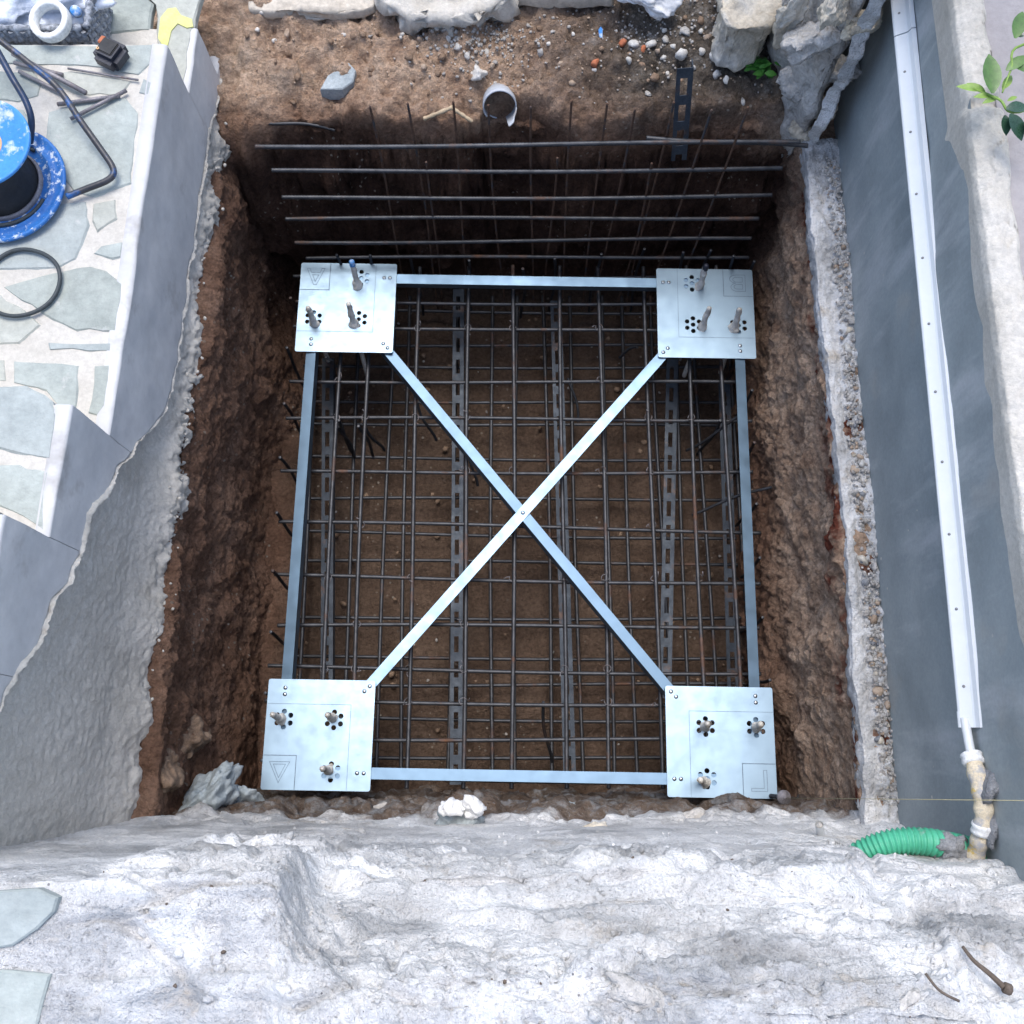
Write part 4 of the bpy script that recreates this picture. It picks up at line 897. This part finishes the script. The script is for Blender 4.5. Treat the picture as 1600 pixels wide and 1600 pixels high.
for i, (px, py, r, mt) in enumerate(PEB):
    V, Fc = rock((r*1.15, r*.85, r*.8), 900 + i, 2, .18)
    mates = sorted(j for j in range(len(PEB)) if PEB[j][3] == mt and near_mark[j] == near_mark[i]); mates.sort(key=lambda j: PEB[j][0])
    lb = '%s on the far bank %s' % (KIND[mt], near_mark[i]) + (', ' + ORD[mates.index(i)] if len(mates) > 1 else '')
    ob('terracotta_shard' if mt == 'terracotta' else 'pebble', mesh('pebble', V, Fc), M[mt], None, lb, 'stone', 'loose stones on the far bank', loc=on_bank(px, py, r*.3), rot=(random.random(), random.random(), random.random()*6))
V, Fc = prism([(-.004, -.014), (.004, -.012), (.005, .010), (0, .016), (-.006, .008)], 0, .004)
ob('plastic_scrap', mesh('plastic_scrap', V, Fc, False), M['bluepale'], None, 'small blue plastic scrap on the far soil bank', 'scrap', loc=on_bank(937, 62, .006), rot=(.3, .2, .1))
def scatter(n_, pick, sizes, name, label, cat, mt, seed):
    rg = random.Random(seed); parts = []
    for i in range(n_):
        p = pick(rg); r = rg.uniform(*sizes); V, Fc = rock((r, r*.8, r*.65), seed + i % 9, 1, .25)
        a = rg.random()*6; c, s = math.cos(a), math.sin(a)
        parts.append(([(p[0] + v[0]*c - v[1]*s, p[1] + v[0]*s + v[1]*c, p[2] + v[2]) for v in V], Fc))
    V, Fc = join(*parts); return ob(name, mesh(name, V, Fc), M[mt], None, label, cat, None, 'stuff')
def bank_pt(rg):
    x = rg.uniform(-.72, .72); y = rg.uniform(1.76, 2.2); return (x, y, float(bank_h(x, y)) + .001)
def bank_r(rg):
    x = rg.gauss(.42, .16); y = rg.gauss(1.93, .08); return (x, y, float(bank_h(x, y)) + .002)
def floor_pt(rg): return (rg.uniform(-.75, .78), rg.uniform(-.05, 1.65), -.447 + rg.uniform(-.01, .012))
scatter(120, bank_pt, (.006, .017), 'soil_clods', 'rough soil clods on the far bank', 'soil', 'clod', 1000)
scatter(420, bank_pt, (.002, .0055), 'soil_crumbs', 'brown soil crumbs strewn over the far bank', 'soil', 'stone_brown', 1100)
scatter(330, bank_r, (.0025, .006), 'gravel', 'pale gravel chips among the pebbles on the far bank', 'gravel', 'chips', 1200)
def near_pt(rg):
    v = NEAR_G[rg.randrange(len(NEAR_G))]; return (v[0], v[1] + .001, v[2] + .001)
scatter(420, near_pt, (.002, .006), 'mortar_crumbs', 'crumbled mortar grains lying on the near rubble wall', 'rubble', 'white', 1600)
scatter(60, near_pt, (.006, .013), 'mortar_lumps', 'broken mortar lumps lying on the near rubble wall', 'rubble', 'white', 1650)
scatter(26, near_pt, (.0015, .004), 'dark_grit', 'dark grit and bark crumbs on the near rubble wall', 'grit', 'twig', 1680)
def lip_pt(rg):
    y = rg.uniform(.15, 1.75); return (float(xw(y)) + rg.uniform(.02, .055), y, rg.uniform(.44, .50))
scatter(50, lip_pt, (.002, .007), 'lip_rubble', 'loose mortar crumbs along the left broken lip', 'rubble', 'rough', 1700)
def pipe_pt(rg):
    x = rg.gauss(-.10, .09); y = rg.gauss(1.93, .07); return (x, y, float(bank_h(x, y)) + .003)
scatter(420, pipe_pt, (.002, .008), 'mortar_rubble', 'pale crumbled mortar rubble spread above the drain pipe', 'rubble', 'chips', 1750)
def foot_pt(rg): return (rg.uniform(.842, .884), rg.uniform(-.10, 1.6), .459 + rg.uniform(-.003, .004))
scatter(620, foot_pt, (.002, .0075), 'footing_gravel', 'loose grey gravel along the foot of the right wall', 'gravel', 'chips', 1800)
scatter(60, floor_pt, (.003, .008), 'floor_chips', 'pale stone chips scattered on the pit floor under the cage', 'gravel', 'chips', 1300)
scatter(110, floor_pt, (.005, .016), 'floor_clods', 'brown clods scattered on the pit floor under the cage', 'soil', 'clod', 1400)
wd0 = on_bank(1184, 116)
weed = thing('green_weed', 'small bright green weed growing under the tan building stone', 'weed', wd0)
def leaf_me(L, W, fold=.25, curl=.3, n_=7):
    V, Fc = [], []
    for i in range(n_):
        t = i/(n_-1); w_ = W*math.sin(math.pi*min(t*.96 + .03, 1))**.8*(1 - .15*t); z = curl*L*t*t*-1
        V += [(-w_, L*t, z + fold*w_), (0, L*t, z), (w_, L*t, z + fold*w_)]
    for i in range(n_-1):
        a = 3*i; Fc += [(a, a+1, a+4, a+3), (a+1, a+2, a+5, a+4)]
    return mesh('leaf', V, Fc)
wl = leaf_me(.030, .009); wl.materials.append(M['weed'])
for i in range(34):
    a = random.random()*6.28; r = random.uniform(.002, .028)
    ob('leaf', wl, None, weed, loc=(r*math.cos(a)*1.3, r*math.sin(a), .012 + random.uniform(0, .03)), rot=(random.uniform(-.1, .9), random.uniform(-.4, .4), random.random()*6.28)).scale = [random.uniform(.6, 1.1)]*3

# ------------------------------------------------------------------ left landing: cable reel, rods, tape, basket
Z0 = .853
rc = P(6, 287, Z0 + .02)
reel = thing('cable_reel', 'worn blue steel cable reel lying on the paved landing', 'cable reel', (rc.x, rc.y, Z0), (R(3), R(-2), 0))
ob('lower_flange', mesh('lower_flange', *lathe([(.0001, .012), (.070, .012), (.103, .016), (.106, .021), (.110, .021), (.112, .016), (.126, .018), (.133, .024), (.138, .024), (.140, .019), (.137, .013), (.110, .004), (.03, .004)], 56)), M['blue'], reel)
ob('drum', mesh('drum', *lathe([(.060, .008), (.078, .014), (.080, .02), (.074, .03), (.068, .07), (.068, .115)], 40)), M['black'], reel)
ob('inner_rim', mesh('inner_rim', *lathe([(.076, .010), (.080, .024), (.084, .024), (.087, .012)], 48)), M['offcut'], reel)
ob('wound_cable', mesh('wound_cable', *tube([(.1*math.cos(t), .1*math.sin(t), .021 + .002*math.sin(3*t)) for t in np.linspace(.9, 5.9, 60)], .0042, 8)), M['cable'], reel)
uf = ob('upper_flange', mesh('upper_flange', *lathe([(.0001, .120), (.05, .121), (.090, .126), (.098, .133), (.102, .132), (.102, .126), (.094, .118), (.05, .114), (.0001, .113)], 56)), M['bluepale'], reel, loc=(P(-22, 221, Z0 + .128).x - rc.x, P(-22, 221, Z0 + .128).y - rc.y, 0))
ob('hub_label', mesh('hub_label', *lathe([(.0001, .1235), (.036, .1232), (.037, .121)], 36)), M['orange'], uf)
ob('crank', mesh('crank', *tube(smooth_path([(-.02, -.004, .127), (.012, -.002, .128), (.03, -.012, .127)], 6), .003, 8)), M['black'], uf)
def reltube(pts, r, o, seg=10): return tube([Matrix.Rotation(0, 3, 'Z') @ (Vector(p) - o.location) for p in pts], r, seg)
fp = smooth_path([P(-45, 25, Z0 + .10), P(0, 62, Z0 + .085), P(48, 100, Z0 + .07), P(96, 142, Z0 + .05), P(130, 192, Z0 + .035), P(160, 235, Z0 + .022), P(178, 262, Z0 + .016), P(180, 276, Z0 + .014), P(168, 286, Z0 + .013), P(140, 296, Z0 + .013), P(106, 308, Z0 + .014)], 8)
ob('frame_tube', mesh('frame_tube', *reltube(fp, .0072, reel)), mat('dark_frame_tube', (.022, .024, .03), (.05, .05, .058), 20, rough=.42, bump=.15, spec=.5, spots=[((.02, .10, .30), 9, .56, .64), ((.26, .22, .23), 6, .60, .70)]), reel)
fp2 = smooth_path([P(-40, 10, Z0 + .12), P(0, 76, Z0 + .10), P(26, 124, Z0 + .09), P(46, 160, Z0 + .075), P(54, 190, Z0 + .06), P(50, 225, Z0 + .03)], 8)
ob('frame_tube', mesh('frame_tube', *reltube(fp2, .0075, reel)), mat('navy_frame_tube', (.006, .018, .045), (.01, .035, .10), 20, rough=.42, bump=.1, spec=.5), reel)
lc = P(36, 444, Z0)
ob('cable_loop', mesh('cable_loop', *tube([((.083 + .002*math.sin(2*t))*math.cos(t), (.079 + .002*math.cos(3*t))*math.sin(t), .006 + .002*math.sin(2*t)) for t in np.linspace(0, 2*math.pi, 70)], .0047, 8, False)), M['cable'], None,
   'dark cable loop lying flat on the landing below the blue reel', 'cable', loc=(lc.x, lc.y, Z0 + .002))
for i, (a, b, r, lb) in enumerate([((20, 84), (134, 145), .0058, 'longest steel rod offcut passing beside the reel tube'), ((30, 112), (98, 146), .0045, 'thin steel rod offcut lying left of the reel tube'), ((22, 98), (98, 117), .0048, 'steel rod offcut pointing at the tape measure'),
                                   ((90, 163), (187, 150), .0050, 'steel rod offcut crossing level under the reel tube'), ((110, 186), (198, 141), .0045, 'slanting steel rod offcut crossing another under the reel tube'), ((106, 107), (216, 125), .0026, 'very thin dark rod beside the black tape measure')]):
    z = Z0 + r + (.004 if i in (4,) else .001) + (.006 if i == 0 else 0)
    ob('rod_offcut', mesh('rod_offcut', *tube([P(*a, z), P(*b, z)], r, 9)), M['offcut'], None, lb, 'rod', 'steel rod offcuts on the landing')
tp_ = P(180, 96, Z0)
tm = thing('tape_measure', 'black tape measure lying on the landing edge', 'tape measure', (tp_.x, tp_.y, Z0), (0, 0, R(-28)))
def soft_box(sx, sy, sz, bev, seg=4):
    bm = bmesh.new(); bmesh.ops.create_cube(bm, size=1); bmesh.ops.scale(bm, vec=(sx, sy, sz), verts=bm.verts[:]); bmesh.ops.bevel(bm, geom=bm.edges[:], offset=bev, segments=seg, affect='EDGES')
    bm.verts.index_update(); V = [v.co[:] for v in bm.verts]; Fc = [tuple(v.index for v in f.verts) for f in bm.faces]; bm.free(); return V, Fc
ob('case', mesh('case', *soft_box(.066, .062, .042, .011), False), M['navy'], tm, loc=(0, 0, .022))
ob('face_panel', mesh('face_panel', *soft_box(.040, .036, .006, .002), False), M['black'], tm, loc=(-.003, .003, .0435))
ob('belt_clip_screw', mesh('belt_clip_screw', *lathe([(.0015, .0475), (.003, .048), (.0036, .0465)], 12)), M['orange'], tm, loc=(-.018, -.012, 0))
ob('lock_button', mesh('lock_button', *soft_box(.012, .020, .008, .002), False), M['terracotta'], tm, loc=(-.030, .016, .036))
b0 = Vector((-.985, 1.664, .684))
bk = thing('wicker_basket', 'grey woven wicker basket standing on the step below the landing', 'basket', (b0.x, b0.y, .684))
Wb, Db, Hb = .44, .20, .178
def weave(L, H, fx, fy, fz):
    U = np.linspace(0, 1, int(L/.004)); Vv = np.linspace(0, 1, int(H/.004)); g = np.zeros((len(U), len(Vv), 3))
    for i, u in enumerate(U):
        d = .0045*np.sin(u*L/.014*math.pi)*np.sign(np.sin(Vv*H/.011*math.pi)) + .002*np.sin(Vv*H/.0055*math.pi*2)
        for k, v in enumerate(Vv): g[i, k] = fx(u, v, d[k])
    return g
fl_ = .03
def side_r(u, v, d): return (fl_*v - .035 + d, u*Db*1.0, v*Hb)
def side_f(u, v, d): return (-.035 + fl_*v - u*Wb, -d - fl_*v*.3, v*Hb)
def side_l(u, v, d): return (-.035 - Wb - d, u*Db, v*Hb)
def side_b(u, v, d): return (-.035 - u*Wb, Db + d, v*Hb)
for f_, L in ((side_r, Db), (side_f, Wb), (side_l, Db), (side_b, Wb)):
    ob('woven_side', gmesh('woven_side', weave(L, Hb, f_, 0, 0)), M['wicker'], bk)
rim = [(fl_ - .035, 0, Hb), (fl_ - .035, Db, Hb), (-.035 - Wb, Db, Hb), (-.035 - Wb, 0, Hb), (fl_ - .035, 0, Hb)]
rp = []
for a, b in zip(rim, rim[1:]):
    for k2 in range(40): rp.append(Vector(a).lerp(Vector(b), k2/40))
ob('braided_rim', mesh('braided_rim', *tube(rp, lambda i, n_: .008 + .002*math.sin(i*1.6), 8)), M['wicker'], bk)
ob('basket_base', mesh('basket_base', *box(-.035 - Wb, -.035, 0, Db, .001, .006)), M['wicker'], bk)
V, Fc = rock((.20, .10, .06), 1500, 5, .35, 2); V = np.array(V); V = V + (.010*fbm(V, 22, 3, 1501, ridged=True))[:, None]*V/np.linalg.norm(V, axis=1)[:, None]
ob('plastic_bag', mesh('plastic_bag', V, Fc), M['bag'], None, 'crumpled clear plastic bag filling the wicker basket', 'bag', loc=(b0.x - .24, b0.y + .10, .815))
tr_p = P(79, 33, .885)
ob('tape_roll', mesh('tape_roll', *lathe([(.034, -.012), (.034, .012), (.046, .012), (.047, .008), (.047, -.008), (.046, -.012), (.034, -.012)], 40)), M['ring'], None, 'white tape roll lying on the plastic bag in the basket', 'tape roll', loc=tr_p, rot=(R(12), R(-6), 0))
bc = P(119, 18, .875)
ob('bottle_cap', mesh('bottle_cap', *lathe([(.0001, .012), (.010, .012), (.012, .009), (.0125, -.008), (.0001, -.008)], 20)), M['bluepale'], None, 'small blue cap at the right rim of the wicker basket', 'cap', loc=bc, rot=(.5, .2, 0))
r2 = P(224, 76, .69)
ob('tape_roll', mesh('tape_roll', *lathe([(.030, -.010), (.030, .030), (.042, .030), (.043, .026), (.043, -.008), (.042, -.010), (.030, -.010)], 40)), M['ring'], None, 'white tape roll standing on the lower step behind the black tape measure', 'tape roll', loc=(r2.x, 1.685, .692))

# ------------------------------------------------------------------ plant on the right terrace
pr_ = Vector((1.12, 1.20, 1.147))
plant = thing('leafy_shrub', 'leafy green shrub leaning over the chipped edge of the right wall', 'shrub', pr_)
stems = [[pr_, Vector((1.08, 1.22, 1.24)), P(1592, 175, 1.235), P(1562, 156, 1.235), P(1530, 142, 1.225), P(1500, 134, 1.22)], [pr_, Vector((1.12, 1.30, 1.26)), P(1598, 70, 1.26), P(1580, 108, 1.25), P(1566, 145, 1.238)], [pr_, Vector((1.16, 1.15, 1.28)), Vector((1.22, 1.1, 1.34))], [pr_, Vector((1.2, 1.3, 1.3)), Vector((1.28, 1.42, 1.36))]]
for s_ in stems: ob('stem', mesh('stem', *tube(rel(smooth_path(s_, 6), plant), lambda i, n_: .0035*(1 - .6*i/n_), 7)), M['leafpale'], plant)
LF = [leaf_me(.062, .0145, .2, .10), leaf_me(.055, .0165, .2, .2), leaf_me(.03, .006, .3, .2)]
for l_, m_ in zip(LF, ('leaf', 'leafdark', 'leafpale')): l_.materials.append(M[m_])
def leaf_at(a, b, kind, sc=1., tilt=0.):
    d = b - a; o = ob('leaf', LF[kind], None, plant, loc=a - pr_); o.rotation_euler = (tilt, 0, math.atan2(d.y, d.x) - math.pi/2)
    base = (.062, .055, .03)[kind]; o.scale = [sc*Vector((d.x, d.y)).length/base]*3
leaf_at(P(1551, 146, 1.24), P(1548, 84, 1.25), 0, 1.05, .15)
leaf_at(P(1572, 110, 1.25), P(1612, 78, 1.27), 0, 1., .2); leaf_at(P(1580, 98, 1.25), P(1606, 120, 1.24), 0, 1., .1)
leaf_at(P(1572, 170, 1.24), P(1612, 160, 1.25), 1, 1., .1); leaf_at(P(1578, 178, 1.24), P(1590, 232, 1.20), 1, 1., -.2); leaf_at(P(1570, 180, 1.23), P(1566, 222, 1.20), 1, 1., -.2)
leaf_at(P(1600, 190, 1.24), P(1612, 230, 1.2), 1, 1., -.1); leaf_at(P(1586, 60, 1.26), P(1602, 12, 1.27), 0, 1., .1); leaf_at(P(1600, 56, 1.26), P(1586, 62, 1.25), 1)
for a, b in (((1530, 142), (1496, 133)), ((1540, 146), (1512, 128)), ((1550, 150), (1522, 150)), ((1560, 152), (1536, 160)), ((1566, 140), (1582, 116)), ((1574, 158), (1590, 150))): leaf_at(P(*a, 1.228), P(*b, 1.228), 2, 1., .1)
for i in range(46):
    a = random.random()*6.28; e_ = random.uniform(.03, .14); c_ = Vector((1.18 + e_*math.cos(a)*.9, 1.22 + e_*math.sin(a)*1.3, 1.23 + random.uniform(0, .16)))
    leaf_at(c_, c_ + Vector((math.cos(a)*.06, math.sin(a)*.06, 0)), random.choice((0, 0, 1)), 1., random.uniform(-.3, .4))
